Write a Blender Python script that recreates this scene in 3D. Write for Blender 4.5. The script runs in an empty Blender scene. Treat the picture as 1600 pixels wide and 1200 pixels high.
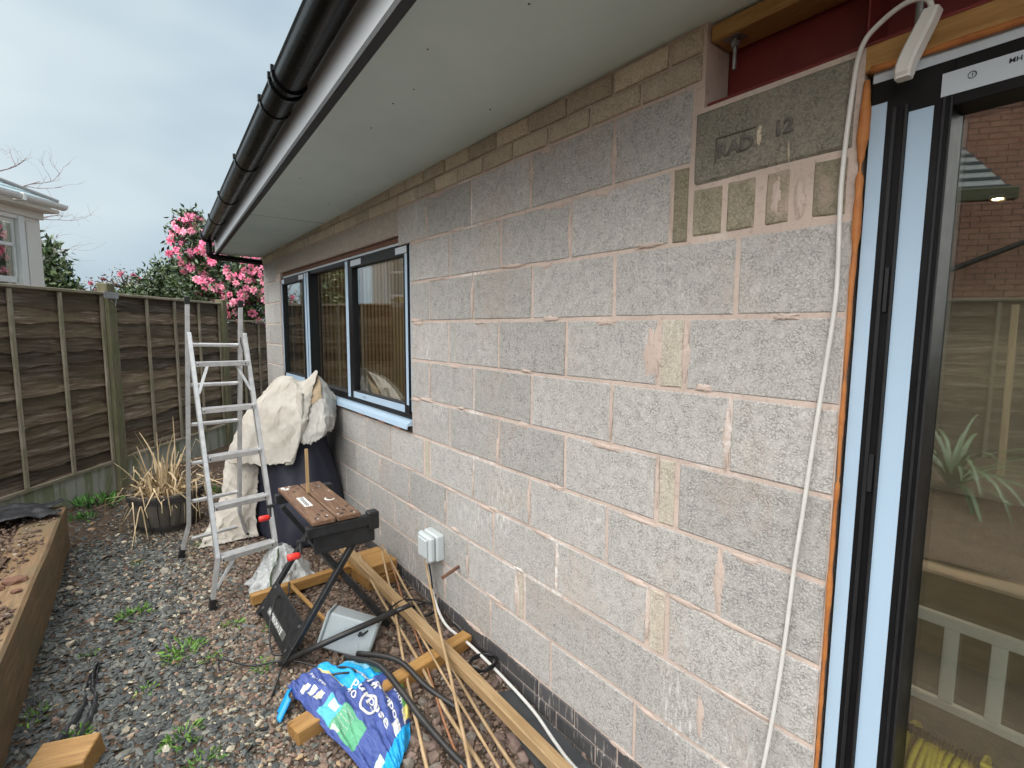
import bpy, bmesh, math, random
import numpy as np
from mathutils import Vector, Matrix, noise, Quaternion

random.seed(7); RNG = np.random.default_rng(7)
S = bpy.context.scene
COL = S.collection
R = math.radians

# ------------------------------------------------------------------ camera, sky, sun, exposure
CAM = Vector((-1.387, 0.0, 1.708))
yaw, pit, rol = R(37.142), R(-6.088), R(0.350)
fwd = Vector((math.sin(yaw)*math.cos(pit), math.cos(yaw)*math.cos(pit), math.sin(pit)))
rgt = Vector((math.cos(yaw), -math.sin(yaw), 0)); upv = rgt.cross(fwd)
cr = math.cos(rol)*rgt + math.sin(rol)*upv; cu = -math.sin(rol)*rgt + math.cos(rol)*upv
cd = bpy.data.cameras.new('camera'); cam = bpy.data.objects.new('camera', cd); COL.objects.link(cam)
cd.sensor_width = 36; cd.lens = 811.9/1600*36; cd.clip_start = .05; cd.clip_end = 1000
cam.matrix_world = Matrix(((cr.x, cu.x, -fwd.x, CAM.x), (cr.y, cu.y, -fwd.y, CAM.y), (cr.z, cu.z, -fwd.z, CAM.z), (0, 0, 0, 1)))
S.camera = cam

SUN_EL, SUN_AZ = 44, 268        # azimuth of the sun, degrees clockwise from +Y
w = bpy.data.worlds.new('World'); S.world = w; w.use_nodes = True
nt = w.node_tree; nt.nodes.clear()
def wn(t, **k):
    n = nt.nodes.new(t)
    for a, b in k.items(): setattr(n, a, b)
    return n
out = wn('ShaderNodeOutputWorld'); bg = wn('ShaderNodeBackground')
sky = wn('ShaderNodeTexSky', sky_type='NISHITA', sun_disc=False, sun_elevation=R(SUN_EL), sun_rotation=R(SUN_AZ), air_density=1.2, dust_density=3.0)
hsv = wn('ShaderNodeMix', data_type='RGBA'); hsv.inputs[0].default_value = .86
tc = wn('ShaderNodeTexCoord'); mp = wn('ShaderNodeMapping'); mp.inputs['Scale'].default_value = (1, 1, 2.2)
nz = wn('ShaderNodeTexNoise'); nz.inputs['Scale'].default_value = 1.8; nz.inputs['Detail'].default_value = 3; nz.inputs['Roughness'].default_value = .5
rp = wn('ShaderNodeValToRGB'); rp.color_ramp.elements[0].position = .34; rp.color_ramp.elements[1].position = .68
rp.color_ramp.elements[0].color = (3.2, 4.4, 5.4, 1); rp.color_ramp.elements[1].color = (6.2, 7.1, 7.5, 1)
sc_ = wn('ShaderNodeVectorMath', operation='SCALE'); sc_.inputs['Scale'].default_value = .35
nt.links.new(tc.outputs['Generated'], mp.inputs[0]); nt.links.new(mp.outputs[0], nz.inputs['Vector']); nt.links.new(nz.outputs['Fac'], rp.inputs[0])
nt.links.new(sky.outputs[0], sc_.inputs[0])
nt.links.new(sc_.outputs[0], hsv.inputs[6]); nt.links.new(rp.outputs[0], hsv.inputs[7])
nt.links.new(hsv.outputs[2], bg.inputs[0]); bg.inputs[1].default_value = .038
nt.links.new(bg.outputs[0], out.inputs[0])
sd = bpy.data.lights.new('sun', 'SUN'); sd.energy = 2.8; sd.angle = R(110); sd.color = (1, .97, .93)
so = bpy.data.objects.new('sun', sd); COL.objects.link(so)
sdir = Vector((math.sin(R(SUN_AZ))*math.cos(R(SUN_EL)), math.cos(R(SUN_AZ))*math.cos(R(SUN_EL)), math.sin(R(SUN_EL))))
so.rotation_euler = sdir.to_track_quat('Z', 'Y').to_euler()
S.view_settings.view_transform = 'Standard'; S.view_settings.look = 'None'; S.view_settings.gamma = 1
S.view_settings.exposure = 1.78; S.view_settings.use_curve_mapping = False
S.cycles.max_bounces = 8; S.cycles.transparent_max_bounces = 12; S.cycles.use_denoising = True

# ------------------------------------------------------------------ helpers
def ss(a, b, v):
    t = min(1, max(0, (v-a)/(b-a))); return t*t*(3-2*t)
def gz(x, y):
    return .02 + .09*ss(1.35, 2.5, y) + .05*ss(3, 5.5, y)
def nzv(x, y, z=0.): return noise.noise(Vector((x, y, z)))

class MB:
    def __init__(s): s.v = []; s.f = []; s.c = []
    def add(s, V, F):
        o = len(s.v); s.v += [tuple(p) for p in V]; s.f += [tuple(i+o for i in f) for f in F]; return s
    def box(s, x0, x1, y0, y1, z0, z1, M=None):
        V = [Vector((x, y, z)) for x in (x0, x1) for y in (y0, y1) for z in (z0, z1)]
        if M is not None: V = [M @ p for p in V]
        return s.add(V, [(0, 1, 3, 2), (4, 6, 7, 5), (0, 4, 5, 1), (2, 3, 7, 6), (0, 2, 6, 4), (1, 5, 7, 3)])
    def cbox(s, x0, x1, y0, y1, z0, z1, c=.004, M=None):
        V = []; lo = (x0, y0, z0); hi = (x1, y1, z1); idx = {}
        for a in (0, 1):
            for b in (0, 1):
                for d in (0, 1):
                    sg = (a, b, d)
                    for k in range(3):
                        p = []
                        for j in range(3):
                            q = hi[j] if sg[j] else lo[j]
                            if j != k: q += (-c if sg[j] else c)
                            p.append(q)
                        idx[(a, b, d, k)] = len(V); V.append(Vector(p))
        F = []
        for k in range(3):
            i, j = [(1, 2), (2, 0), (0, 1)][k]
            for sgn in (0, 1):
                q = []
                for (u, v_) in ((0, 0), (1, 0), (1, 1), (0, 1)):
                    g = [0, 0, 0]; g[k] = sgn; g[i] = u; g[j] = v_; q.append(idx[(*g, k)])
                F.append(q if sgn else q[::-1])
        for k in range(3):
            i, j = [(1, 2), (2, 0), (0, 1)][k]
            for u in (0, 1):
                for v_ in (0, 1):
                    g0 = [0, 0, 0]; g0[i] = u; g0[j] = v_; g1 = list(g0); g1[k] = 1
                    q = [idx[(*g0, i)], idx[(*g1, i)], idx[(*g1, j)], idx[(*g0, j)]]
                    F.append(q if (u == v_) == False else q[::-1])
        for a in (0, 1):
            for b in (0, 1):
                for d in (0, 1):
                    q = [idx[(a, b, d, k)] for k in range(3)]
                    F.append(q if (a+b+d) % 2 else q[::-1])
        if M is not None: V = [M @ p for p in V]
        return s.add(V, F)
    def tube(s, pts, r, n=8, cap=True):
        pts = [Vector(p) for p in pts]; rr = r if isinstance(r, (list, tuple)) else [r]*len(pts)
        t0 = (pts[1]-pts[0]).normalized(); a = Vector((0, 0, 1)) if abs(t0.z) < .9 else Vector((1, 0, 0))
        u = t0.cross(a).normalized(); V = []; F = []
        for i, p in enumerate(pts):
            t = (pts[min(i+1, len(pts)-1)]-pts[max(i-1, 0)])
            t = t.normalized() if t.length > 1e-9 else t0
            u = (u - t*u.dot(t)); u = u.normalized() if u.length > 1e-6 else t.orthogonal().normalized()
            b = t.cross(u)
            for k in range(n):
                an = 2*math.pi*k/n; V.append(p + (u*math.cos(an)+b*math.sin(an))*rr[i])
        for i in range(len(pts)-1):
            for k in range(n):
                F.append((i*n+k, i*n+(k+1) % n, (i+1)*n+(k+1) % n, (i+1)*n+k))
        if cap: F.append(tuple(range(n))[::-1]); F.append(tuple((len(pts)-1)*n+k for k in range(n)))
        return s.add(V, F)
    def grid(s, fn, nu, nv, closed_u=False):
        V = [fn(i/nu, j/nv) for j in range(nv+1) for i in range(nu+(0 if closed_u else 1))]
        m = nu if closed_u else nu+1; F = []
        for j in range(nv):
            for i in range(nu):
                F.append((j*m+i, j*m+(i+1) % m, (j+1)*m+(i+1) % m, (j+1)*m+i))
        return s.add(V, F)
    def build(s, name, mat, parent=None, smooth=False, M=None, solid=0, fixn=True):
        me = bpy.data.meshes.new(name); me.from_pydata([tuple(p) for p in s.v], [], s.f)
        if fixn:
            bm = bmesh.new(); bm.from_mesh(me); bmesh.ops.recalc_face_normals(bm, faces=bm.faces); bm.to_mesh(me); bm.free()
        if smooth: me.polygons.foreach_set('use_smooth', [True]*len(me.polygons))
        me.materials.append(mat); me.update()
        return link(name, me, parent, M, solid)
def link(name, me, parent=None, M=None, solid=0):
    o = bpy.data.objects.new(name, me); COL.objects.link(o)
    if M is not None: o.matrix_local = M
    if parent: o.parent = parent
    if solid:
        md = o.modifiers.new('thickness', 'SOLIDIFY'); md.thickness = solid; md.offset = 0
    return o
def tag(o, label, cat, group=None, kind=None):
    if label: o['label'] = label
    if cat: o['category'] = cat
    if group: o['group'] = group
    if kind: o['kind'] = kind
    return o
def empty(name, loc=(0, 0, 0), label=None, cat=None, group=None, M=None):
    o = bpy.data.objects.new(name, None); COL.objects.link(o); o.empty_display_size = .05
    if M is not None: o.matrix_world = M
    else: o.location = loc
    return tag(o, label, cat, group)
def frame(p0, p1, up=(0, 0, 1)):          # local X along p0->p1
    p0 = Vector(p0); p1 = Vector(p1); x = (p1-p0).normalized(); up = Vector(up)
    y = up.cross(x).normalized(); z = x.cross(y)
    return Matrix(((x.x, y.x, z.x, p0.x), (x.y, y.y, z.y, p0.y), (x.z, y.z, z.z, p0.z), (0, 0, 0, 1)))
def smoothpath(P, n=8):
    P = [Vector(p) for p in P]; out = []
    for i in range(len(P)-1):
        a = P[max(i-1, 0)]; b = P[i]; c = P[i+1]; d = P[min(i+2, len(P)-1)]
        for k in range(n):
            t = k/n
            out.append(.5*((2*b)+(c-a)*t+(2*a-5*b+4*c-d)*t*t+(3*b-a-3*c+d)*t**3))
    out.append(P[-1]); return out
def text_mesh(body, size, spacing=1.0, bold=0.0):
    cu_ = bpy.data.curves.new('t', 'FONT'); cu_.body = body; cu_.size = size; cu_.space_character = spacing; cu_.offset = bold; cu_.resolution_u = 3
    o = bpy.data.objects.new('t', cu_); COL.objects.link(o)
    me = bpy.data.meshes.new_from_object(o.evaluated_get(bpy.context.evaluated_depsgraph_get()))
    bpy.data.objects.remove(o); return me
def put_text(name, body, size, mat, parent, fn, bold=0.0, spacing=1.0):
    """lettering as flat geometry, each vertex carried onto a surface by fn(u, v)"""
    me = text_mesh(body, size, spacing, bold)
    bm = bmesh.new(); bm.from_mesh(me); bmesh.ops.triangulate(bm, faces=bm.faces)
    for v in bm.verts: v.co = fn(v.co.x, v.co.y)
    bm.to_mesh(me); bm.free(); me.materials.clear(); me.materials.append(mat)
    return link(name, me, parent)

# ------------------------------------------------------------------ materials
class NB:
    def __init__(s, name):
        s.m = bpy.data.materials.new(name); s.m.use_nodes = True; s.t = s.m.node_tree
        s.p = s.t.nodes['Principled BSDF']; s.o = s.t.nodes['Material Output']
    def n(s, t, ins=None, **k):
        n = s.t.nodes.new(t)
        for a, b in k.items(): setattr(n, a, b)
        for a, b in (ins or {}).items(): s.set(n.inputs[a], b)
        return n
    def set(s, inp, v):
        if isinstance(v, bpy.types.NodeSocket): s.t.links.new(v, inp)
        elif isinstance(v, bpy.types.Node): s.t.links.new(v.outputs[0], inp)
        else: inp.default_value = (*v, 1) if isinstance(v, tuple) and len(v) == 3 and inp.type == 'RGBA' else v
    def coord(s, scale=(1, 1, 1), world=False):
        tc = s.n('ShaderNodeNewGeometry').outputs['Position'] if world else s.n('ShaderNodeTexCoord').outputs['Object']
        oi = s.n('ShaderNodeObjectInfo')
        mp = s.n('ShaderNodeMapping', {'Vector': tc, 'Scale': scale})
        if not world:
            ad = s.n('ShaderNodeVectorMath', {0: mp.outputs[0]}, operation='ADD')
            ml = s.n('ShaderNodeVectorMath', {0: (31., 17., 23.)}, operation='SCALE'); s.t.links.new(oi.outputs['Random'], ml.inputs['Scale'])
            s.t.links.new(ml.outputs[0], ad.inputs[1]); return ad.outputs[0]
        return mp.outputs[0]
    def noise(s, vec, scale, detail=4, rough=.55, dist=0):
        return s.n('ShaderNodeTexNoise', {'Vector': vec, 'Scale': float(scale), 'Detail': float(detail), 'Roughness': rough, 'Distortion': float(dist)}).outputs['Fac']
    def voro(s, vec, scale, feature='F1', out='Distance', rnd=1.0):
        return s.n('ShaderNodeTexVoronoi', {'Vector': vec, 'Scale': float(scale), 'Randomness': rnd}, feature=feature).outputs[out]
    def ramp(s, fac, stops):
        r = s.n('ShaderNodeValToRGB', {'Fac': fac}); e = r.color_ramp.elements
        while len(e) < len(stops): e.new(.5)
        for i, (p, c) in enumerate(stops):
            e[i].position = p; e[i].color = (*c, 1) if isinstance(c, tuple) else (c, c, c, 1)
        return r.outputs[0]
    def mix(s, fac, a, b, mode='MIX'):
        m = s.n('ShaderNodeMix', data_type='RGBA', blend_type=mode); s.set(m.inputs[0], fac); s.set(m.inputs[6], a); s.set(m.inputs[7], b); return m.outputs[2]
    def math(s, op, a, b=0.0):
        m = s.n('ShaderNodeMath', operation=op); s.set(m.inputs[0], a); s.set(m.inputs[1], b); return m.outputs[0]
    def bump(s, h, strength=.5, dist=.003):
        b = s.n('ShaderNodeBump', {'Height': h, 'Strength': strength, 'Distance': dist}); s.t.links.new(b.outputs[0], s.p.inputs['Normal']); return b
    def done(s, col=None, rough=None, metal=None, spec=None):
        if col is not None: s.set(s.p.inputs['Base Color'], col)
        if rough is not None: s.set(s.p.inputs['Roughness'], rough)
        if metal is not None: s.p.inputs['Metallic'].default_value = metal
        if spec is not None: s.p.inputs['Specular IOR Level'].default_value = spec
        return s.m
    def jit(s, col, amt=.15):
        oi = s.n('ShaderNodeObjectInfo'); v = s.n('ShaderNodeMapRange', {'Value': oi.outputs['Random'], 'To Min': 1-amt, 'To Max': 1+amt})
        h = s.n('ShaderNodeHueSaturation', {'Color': col}); s.t.links.new(v.outputs[0], h.inputs['Value']); return h.outputs[0]

def m_plain(name, c1, c2=None, scale=30, rough=.5, bump=0., bscale=None, metal=0, spec=.5, stretch=(1, 1, 1), jit=0, bdist=.003, world=False, detail=4):
    b = NB(name); v = b.coord(stretch, world); c2 = c2 or tuple(x*.8 for x in c1)
    col = b.mix(b.ramp(b.noise(v, scale, detail), [(.3, 0.), (.7, 1.)]), c1, c2)
    if jit: col = b.jit(col, jit)
    if bump: b.bump(b.noise(v, bscale or scale*3, 4), bump, bdist)
    rg = b.n('ShaderNodeMapRange', {'Value': b.noise(v, scale*1.7, 3), 'To Min': max(0, rough-.08), 'To Max': min(1, rough+.1)}).outputs[0]
    return b.done(col, rg, metal, spec)

def m_block(name, light, mid, dark, stain=.5, tint=.07):
    b = NB(name); v = b.coord((1, 1, 1), True)
    wv = b.n('ShaderNodeVectorMath', {0: v, 1: b.n('ShaderNodeTexNoise', {'Vector': v, 'Scale': 60.}).outputs['Color']}, operation='MULTIPLY_ADD')
    wv.inputs[1].default_value = (1, 1, 1)
    nv = b.n('ShaderNodeVectorMath', {0: b.n('ShaderNodeTexNoise', {'Vector': v, 'Scale': 90., 'Detail': 3.}).outputs['Color'], 1: (.012, .012, .012)}, operation='MULTIPLY')
    vv = b.n('ShaderNodeVectorMath', {0: v, 1: nv.outputs[0]}, operation='ADD').outputs[0]
    vo = b.n('ShaderNodeTexVoronoi', {'Vector': vv, 'Scale': 170.}, feature='F1')
    d, c = vo.outputs['Distance'], vo.outputs['Color']
    fine = b.noise(vv, 320, 3, .7); big = b.noise(v, 7, 4, .6); patch = b.noise(v, 2.3, 3, .6)
    grain = b.n('ShaderNodeSeparateColor', {'Color': c}).outputs[0]
    col = b.mix(b.ramp(grain, [(.1, 0.), (.95, 1.)]), mid, light)
    col = b.mix(b.ramp(big, [(.35, 0.), (.7, .5)]), col, mid)
    pit_ = b.math('MULTIPLY', b.ramp(d, [(.40, 0.), (.70, 1.)]), b.ramp(b.noise(v, 26, 4, .65), [(.38, .25), (.62, 1.)]))
    pit2 = b.math('MULTIPLY', b.ramp(fine, [(.56, 0.), (.68, 1.)]), .55)
    hol = b.math('MAXIMUM', pit_, pit2)
    col = b.mix(b.math('MULTIPLY', hol, .52), col, dark)
    col = b.mix(b.math('MULTIPLY', b.ramp(fine, [(.25, 1.), (.36, 0.)]), .6), col, tuple(min(1, x*1.45) for x in light))
    st = b.math('MULTIPLY', b.ramp(b.math('ADD', patch, b.math('MULTIPLY', b.noise(v, 22, 4), .35)), [(.74, 0.), (.86, 1.)]), stain)
    col = b.mix(st, col, (.47, .375, .31))
    ef = b.math('MULTIPLY', b.ramp(b.noise(v, 1.7, 3, .6), [(.60, 0.), (.70, 1.)]), b.ramp(b.noise(b.coord((1, 1, .25), True), 75, 4, .7), [(.50, 0.), (.62, .75)]))
    col = b.mix(ef, col, (.74, .73, .71))
    col = b.jit(col, tint)
    h = b.math('SUBTRACT', b.math('MULTIPLY', fine, .35), hol)
    b.bump(h, .65, .003)
    return b.done(col, .92, 0, .25)

def m_wood(name, c1, c2, c3, scale=6, stretch=(1, 14, 14), rough=.7, bump=.3, algae=None, jit=.12, knots=True, wet=0):
    b = NB(name); v = b.coord(stretch); v2 = b.coord((1, 1, 1))
    g = b.noise(v, scale, 6, .65, 1.2); g2 = b.noise(v, scale*4, 4, .6, .5); bl = b.noise(v2, 4, 4, .6)
    col = b.ramp(g, [(.28, c2), (.5, c1), (.72, c3)])
    col = b.mix(b.math('MULTIPLY', b.ramp(g2, [(.45, 0.), (.75, 1.)]), .5), col, c2)
    if knots:
        k = b.voro(b.coord((1.2, 6, 6)), 2.2); col = b.mix(b.ramp(k, [(.03, .8), (.1, 0.)]), col, tuple(x*.35 for x in c2))
    if algae: col = b.mix(b.ramp(bl, [(.42, 0.), (.62, .7)]), col, algae)
    col = b.jit(col, jit); b.bump(b.math('ADD', g, b.math('MULTIPLY', g2, .5)), bump, .004)
    return b.done(col, b.ramp(bl, [(.35, rough-.25*wet), (.6, rough)]), 0, .4)

M = {}
M['block'] = m_block('aggregate_block', (.56, .545, .52), (.435, .42, .40), (.125, .118, .11), .3, .12)
M['fineblock'] = m_block('dense_block', (.54, .49, .43), (.43, .385, .335), (.18, .155, .13), .5, .08)
M['slip'] = m_block('pale_cut_brick', (.62, .57, .47), (.50, .455, .37), (.26, .23, .19), .45, .12)
M['greenblock'] = m_block('mossy_block', (.38, .345, .25), (.28, .25, .18), (.09, .08, .06), .9, .12)
M['castshade'] = m_plain('shaded_cast_letter', (.12, .112, .097), (.17, .158, .137), 40, .9)  # shade of the cast letters and border painted in as a darker tone
M['padstone'] = m_block('cast_concrete', (.31, .295, .24), (.225, .213, .172), (.06, .055, .05), .15, .05)
M['topbrick'] = m_block('concrete_brick', (.66, .585, .46), (.54, .465, .355), (.26, .21, .16), .15, .2)
def m_mortar():
    b = NB('pink_mortar'); v = b.coord((1, 1, 1), True)
    col = b.mix(b.ramp(b.noise(v, 5, 5, .6), [(.35, 0.), (.65, 1.)]), (.62, .505, .44), (.52, .425, .37))
    col = b.mix(b.ramp(b.noise(v, 60, 3), [(.55, 0.), (.75, .5)]), col, (.33, .25, .2))
    e = b.math('MULTIPLY', b.ramp(b.noise(v, 2.1, 3), [(.60, 0.), (.68, 1.)]), b.ramp(b.noise(v, 45, 4), [(.4, 0.), (.6, 1.)]))
    col = b.mix(e, col, (.78, .76, .73)); b.bump(b.math('ADD', b.noise(v, 40, 5, .7), b.noise(v, 260, 2)), .6, .004)
    return b.done(col, .95, 0, .2)
M['mortar'] = m_mortar()
def m_engineering():
    b = NB('bitumen_painted_brick'); v = b.coord((1, 1, 1), True)
    col = b.mix(b.noise(v, 9, 4), (.045, .045, .05), (.10, .095, .095))
    dr = b.math('MULTIPLY', b.ramp(b.noise(b.coord((1, 1, .12), True), 70, 3), [(.56, 0.), (.66, 1.)]), b.ramp(b.noise(v, 4, 3), [(.42, 0.), (.6, .8)]))
    col = b.mix(dr, col, (.5, .46, .42)); b.bump(b.noise(v, 60, 4), .5, .003)
    return b.done(b.jit(col, .2), .7, 0, .4)
M['ebrick'] = m_engineering()
M['soffit'] = m_plain('soffit_board', (.66, .77, .755), (.58, .69, .675), 2.2, .65, .05, 80)
M['blackpvc'] = m_plain('black_pvc', (.005, .005, .0055), (.007, .007, .007), 8, .24, 0, spec=.2)
_b = NB('gloss_fascia'); M['fascia'] = _b.done((.50, .53, .56), .3)
M['matblack'] = m_plain('dull_black', (.008, .008, .009), (.014, .014, .015), 20, .5, .1)
M['tape'] = m_plain('protective_tape', (.43, .57, .71), (.39, .53, .67), 2.5, .4, .12, 14, bdist=.004)
M['tapewhite'] = m_plain('white_tape', (.56, .62, .68), (.5, .56, .62), 5, .45, .12, 16, bdist=.004)
M['ink'] = m_plain('black_ink', (.02, .02, .025), None, 20, .6)
M['frame'] = m_plain('black_aluminium', (.007, .007, .008), (.011, .011, .012), 12, .38, 0, spec=.25)
M['foam'] = m_plain('expanding_foam', (.50, .19, .045), (.36, .12, .03), 25, .6, .5, 60)
M['redsteel'] = m_plain('red_oxide_steel', (.20, .028, .024), (.13, .018, .016), 6, .55, .2, 60)
M['zinc'] = m_plain('zinc_plate', (.42, .43, .43), (.3, .3, .3), 30, .4, 0, metal=.9)
M['rust'] = m_plain('rusty_steel', (.13, .06, .04), (.2, .10, .06), 50, .8, .4, 120)
M['whitepvc'] = m_plain('white_pvc', (.74, .73, .69), (.68, .67, .63), 8, .35)
M['whitecable'] = m_plain('white_cable', (.72, .71, .68), (.62, .61, .58), 12, .45)
M['greypvc'] = m_plain('grey_pvc', (.56, .61, .62), (.5, .55, .56), 8, .35)
M['boxgrey'] = m_plain('grey_box_plastic', (.40, .45, .47), (.35, .4, .42), 7, .45, .05, 90)
M['cable'] = m_plain('black_cable', (.013, .013, .014), None, 30, .4)
M['alu'] = m_plain('worn_aluminium', (.72, .72, .72), (.55, .56, .57), 22, .42, .08, 200, metal=.75, stretch=(1, 1, .3))
M['redplastic'] = m_plain('red_plastic', (.72, .04, .03), (.6, .03, .025), 20, .35)
M['benchsteel'] = m_plain('black_painted_steel', (.007, .0075, .008), (.022, .023, .025), 25, .4, .15, 120)
M['benchtop'] = m_wood('worn_bench_board', (.155, .085, .05), (.07, .04, .027), (.26, .165, .105), 5, (1, 10, 10), .7, .4, jit=.08, knots=False)
M['paint'] = m_plain('white_paint', (.72, .72, .7), (.6, .6, .58), 60, .6)
M['newwood'] = m_wood('treated_timber', (.36, .195, .062), (.24, .12, .036), (.46, .275, .10), 3, (1, 12, 12), .6, .2, jit=.12, wet=.6)
M['palewood'] = m_wood('pale_timber', (.38, .255, .13), (.26, .16, .075), (.47, .335, .19), 3, (1, 14, 14), .6, .2, wet=.5)
M['sleeper'] = m_wood('sleeper_timber', (.22, .135, .068), (.105, .066, .038), (.31, .20, .105), 2.5, (1, 9, 9), .75, .35, algae=(.15, .12, .07), wet=.5)
M['fencewood'] = m_wood('weathered_board', (.135, .093, .062), (.035, .022, .015), (.38, .32, .255), 2.0, (1, 9, 14), .8, .8, algae=(.13, .10, .055), jit=.5)
M['batten'] = m_wood('weathered_batten', (.29, .25, .19), (.16, .13, .09), (.42, .375, .30), 4, (1, 9, 9), .8, .3, algae=(.17, .16, .09), jit=.15)
M['post'] = m_wood('green_post', (.16, .145, .085), (.09, .08, .05), (.22, .2, .13), 3, (1, 8, 8), .8, .35, algae=(.12, .13, .06), jit=.1)
def m_gravelboard():
    b = NB('stained_concrete'); v = b.coord((1, 1, 1)); s_ = b.coord((1, 1, .15))
    col = b.mix(b.noise(v, 5, 5), (.42, .41, .36), (.30, .30, .25))
    col = b.mix(b.ramp(b.noise(s_, 14, 4), [(.48, 0.), (.62, .8)]), col, (.17, .2, .10)); b.bump(b.noise(v, 90, 4), .4, .003)
    return b.done(col, .9, 0, .2)
M['gboard'] = m_gravelboard()
M['cream'] = m_plain('cotton_dust_sheet', (.58, .55, .495), (.43, .39, .335), 6, .9, .5, 11, spec=.15, bdist=.016)
M['navy'] = m_plain('navy_polyester', (.020, .022, .038), (.028, .03, .048), 6, .55, .35, 9, bdist=.02, spec=.4)
def m_film(name, col, alpha, rough=.25, bump=.8):
    b = NB(name); v = b.coord((1, 1, 1)); b.bump(b.noise(v, 30, 4, .6, 1.5), bump, .02)
    b.set(b.p.inputs['Alpha'], b.ramp(b.noise(v, 12, 4), [(.3, alpha-.15), (.7, min(1, alpha+.15))]))
    return b.done(col, rough, 0, .6)
M['film'] = m_film('clear_polythene', (.70, .72, .72), .62)
M['film2'] = m_film('dusty_polythene', (.52, .50, .46), .9, .3, .5)
M['terracotta'] = m_plain('dark_oak_stave', (.12, .105, .085), (.06, .052, .042), 9, .8, .4, 40, stretch=(1, 1, .2), jit=.2)
M['hoop'] = m_plain('black_iron_hoop', (.02, .02, .02), (.045, .04, .037), 20, .6)
M['dryleaf'] = m_plain('dry_leaf', (.56, .44, .27), (.38, .27, .15), 9, .8, .2, jit=.25)
def m_leaf(name, c1, c2, rough=.4):
    b = NB(name); at = b.n('ShaderNodeAttribute', attribute_name='col')
    b.set(b.p.inputs['Subsurface Weight'], 0.0)
    return b.done(at.outputs['Color'], rough, 0, .5)
M['leafcol'] = m_leaf('leaf', 0, 0)
M['leafmat'] = m_leaf('leaf_dull', 0, 0, .75)
M['bark'] = m_plain('bark', (.10, .085, .07), (.17, .15, .13), 20, .9, .5, 40)
M['twig'] = m_plain('twig_bark', (.24, .20, .20), (.3, .26, .26), 20, .9)
M['petal'] = m_plain('pink_petal', (.92, .32, .48), (.86, .21, .37), 30, .6, jit=.3)
M['petal2'] = m_plain('pale_pink_petal', (.93, .45, .55), (.88, .32, .44), 30, .6, jit=.15)
def m_stone(name, rough=.75, bump=.5):
    b = NB(name); at = b.n('ShaderNodeAttribute', attribute_name='col'); v = b.coord((1, 1, 1), True)
    col = b.mix(.45, at.outputs['Color'], b.ramp(b.noise(v, 180, 4), [(.3, .35), (.7, 1.)]), 'MULTIPLY')
    b.bump(b.noise(v, 240, 4), bump, .002); return b.done(b.mix(.35, col, at.outputs['Color']), rough, 0, .45)
M['stone'] = m_stone('loose_stone'); M['slate'] = m_stone('slate_chip', .5)
def m_soil(name, c1, c2, c3, sc=14):
    b = NB(name); v = b.coord((1, 1, 1), True)
    col = b.mix(b.ramp(b.noise(v, sc, 6, .7), [(.35, 0.), (.65, 1.)]), c1, c2); col = b.mix(b.ramp(b.noise(v, 110, 4, .7), [(.55, 0.), (.7, 1.)]), col, c3)
    b.bump(b.math('ADD', b.noise(v, 30, 6, .7), b.math('MULTIPLY', b.voro(v, 60), .7)), 1., .02); return b.done(col, .9, 0, .3)
M['soil'] = m_soil('brown_soil', (.135, .085, .055), (.085, .055, .038), (.21, .15, .105))
M['garden'] = m_soil('damp_earth', (.115, .075, .05), (.065, .046, .032), (.18, .13, .09))
M['membrane'] = m_plain('weed_membrane', (.014, .014, .016), (.025, .025, .028), 30, .5, .4, 60, bdist=.01)
M['felt'] = m_plain('slate_offcut', (.035, .038, .042), (.055, .058, .062), 14, .55, .4, 70)
M['cane'] = m_wood('bamboo_cane', (.42, .29, .16), (.28, .18, .09), (.52, .39, .24), 6, (1, 4, 4), .5, .15, jit=.3, knots=False)
M['canered'] = m_plain('brown_cane', (.25, .10, .045), (.34, .16, .08), 20, .5, .1)
M['pipe'] = m_plain('black_pipe', (.012, .012, .013), (.03, .028, .026), 14, .45, .2)
def m_glass(name, refl, tint):
    b = NB(name); t = b.t; t.nodes.remove(b.p)
    tr = b.n('ShaderNodeBsdfTransparent', {'Color': tint}); gl = b.n('ShaderNodeBsdfGlossy', {'Roughness': 0.0, 'Color': (.95, .97, .96)})
    fr = b.n('ShaderNodeLayerWeight', {'Blend': .5}); f2 = b.math('ADD', b.math('MULTIPLY', b.math('POWER', fr.outputs['Facing'], 5.0), .95), refl)
    mx = b.n('ShaderNodeMixShader', {0: b.math('MINIMUM', f2, 1.0), 1: tr.outputs[0], 2: gl.outputs[0]}); t.links.new(mx.outputs[0], b.o.inputs[0]); return b.m
M['glass'] = m_glass('coated_glass', .26, (.90, .93, .90))
M['doorglass'] = m_glass('solar_glass', .30, (.90, .92, .88))
M['whitewall'] = m_plain('cream_painted_wall', (.82, .78, .71), (.76, .72, .65), 3, .6, .05, 40)
M['whitegloss'] = m_plain('white_gloss_joinery', (.84, .83, .80), (.79, .78, .75), 4, .35)
M['slateroof'] = m_plain('wet_slate_roof', (.36, .46, .48), (.29, .38, .40), 9, .3, .1, 30, jit=.08)
M['darkslate'] = m_plain('grey_slate', (.30, .315, .30), (.23, .24, .225), 9, .6, .1, 30)
M['hiproll'] = m_plain('lead_hip', (.12, .125, .13), None, 9, .5)
M['houseglass'] = m_glass('sash_glass', .12, (.55, .58, .56))
M['redbrick'] = m_plain('red_brick', (.62, .335, .225), (.48, .24, .16), 7, .9, .4, 60, world=True)
M['limemortar'] = m_plain('lime_mortar', (.42, .34, .28), (.34, .27, .22), 10, .95, .3, 80, world=True)
M['oakslat'] = m_wood('oak_slat', (.27, .135, .052), (.19, .09, .034), (.33, .18, .08), 4, (8, 8, 1), .6, .1, knots=False)
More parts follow.
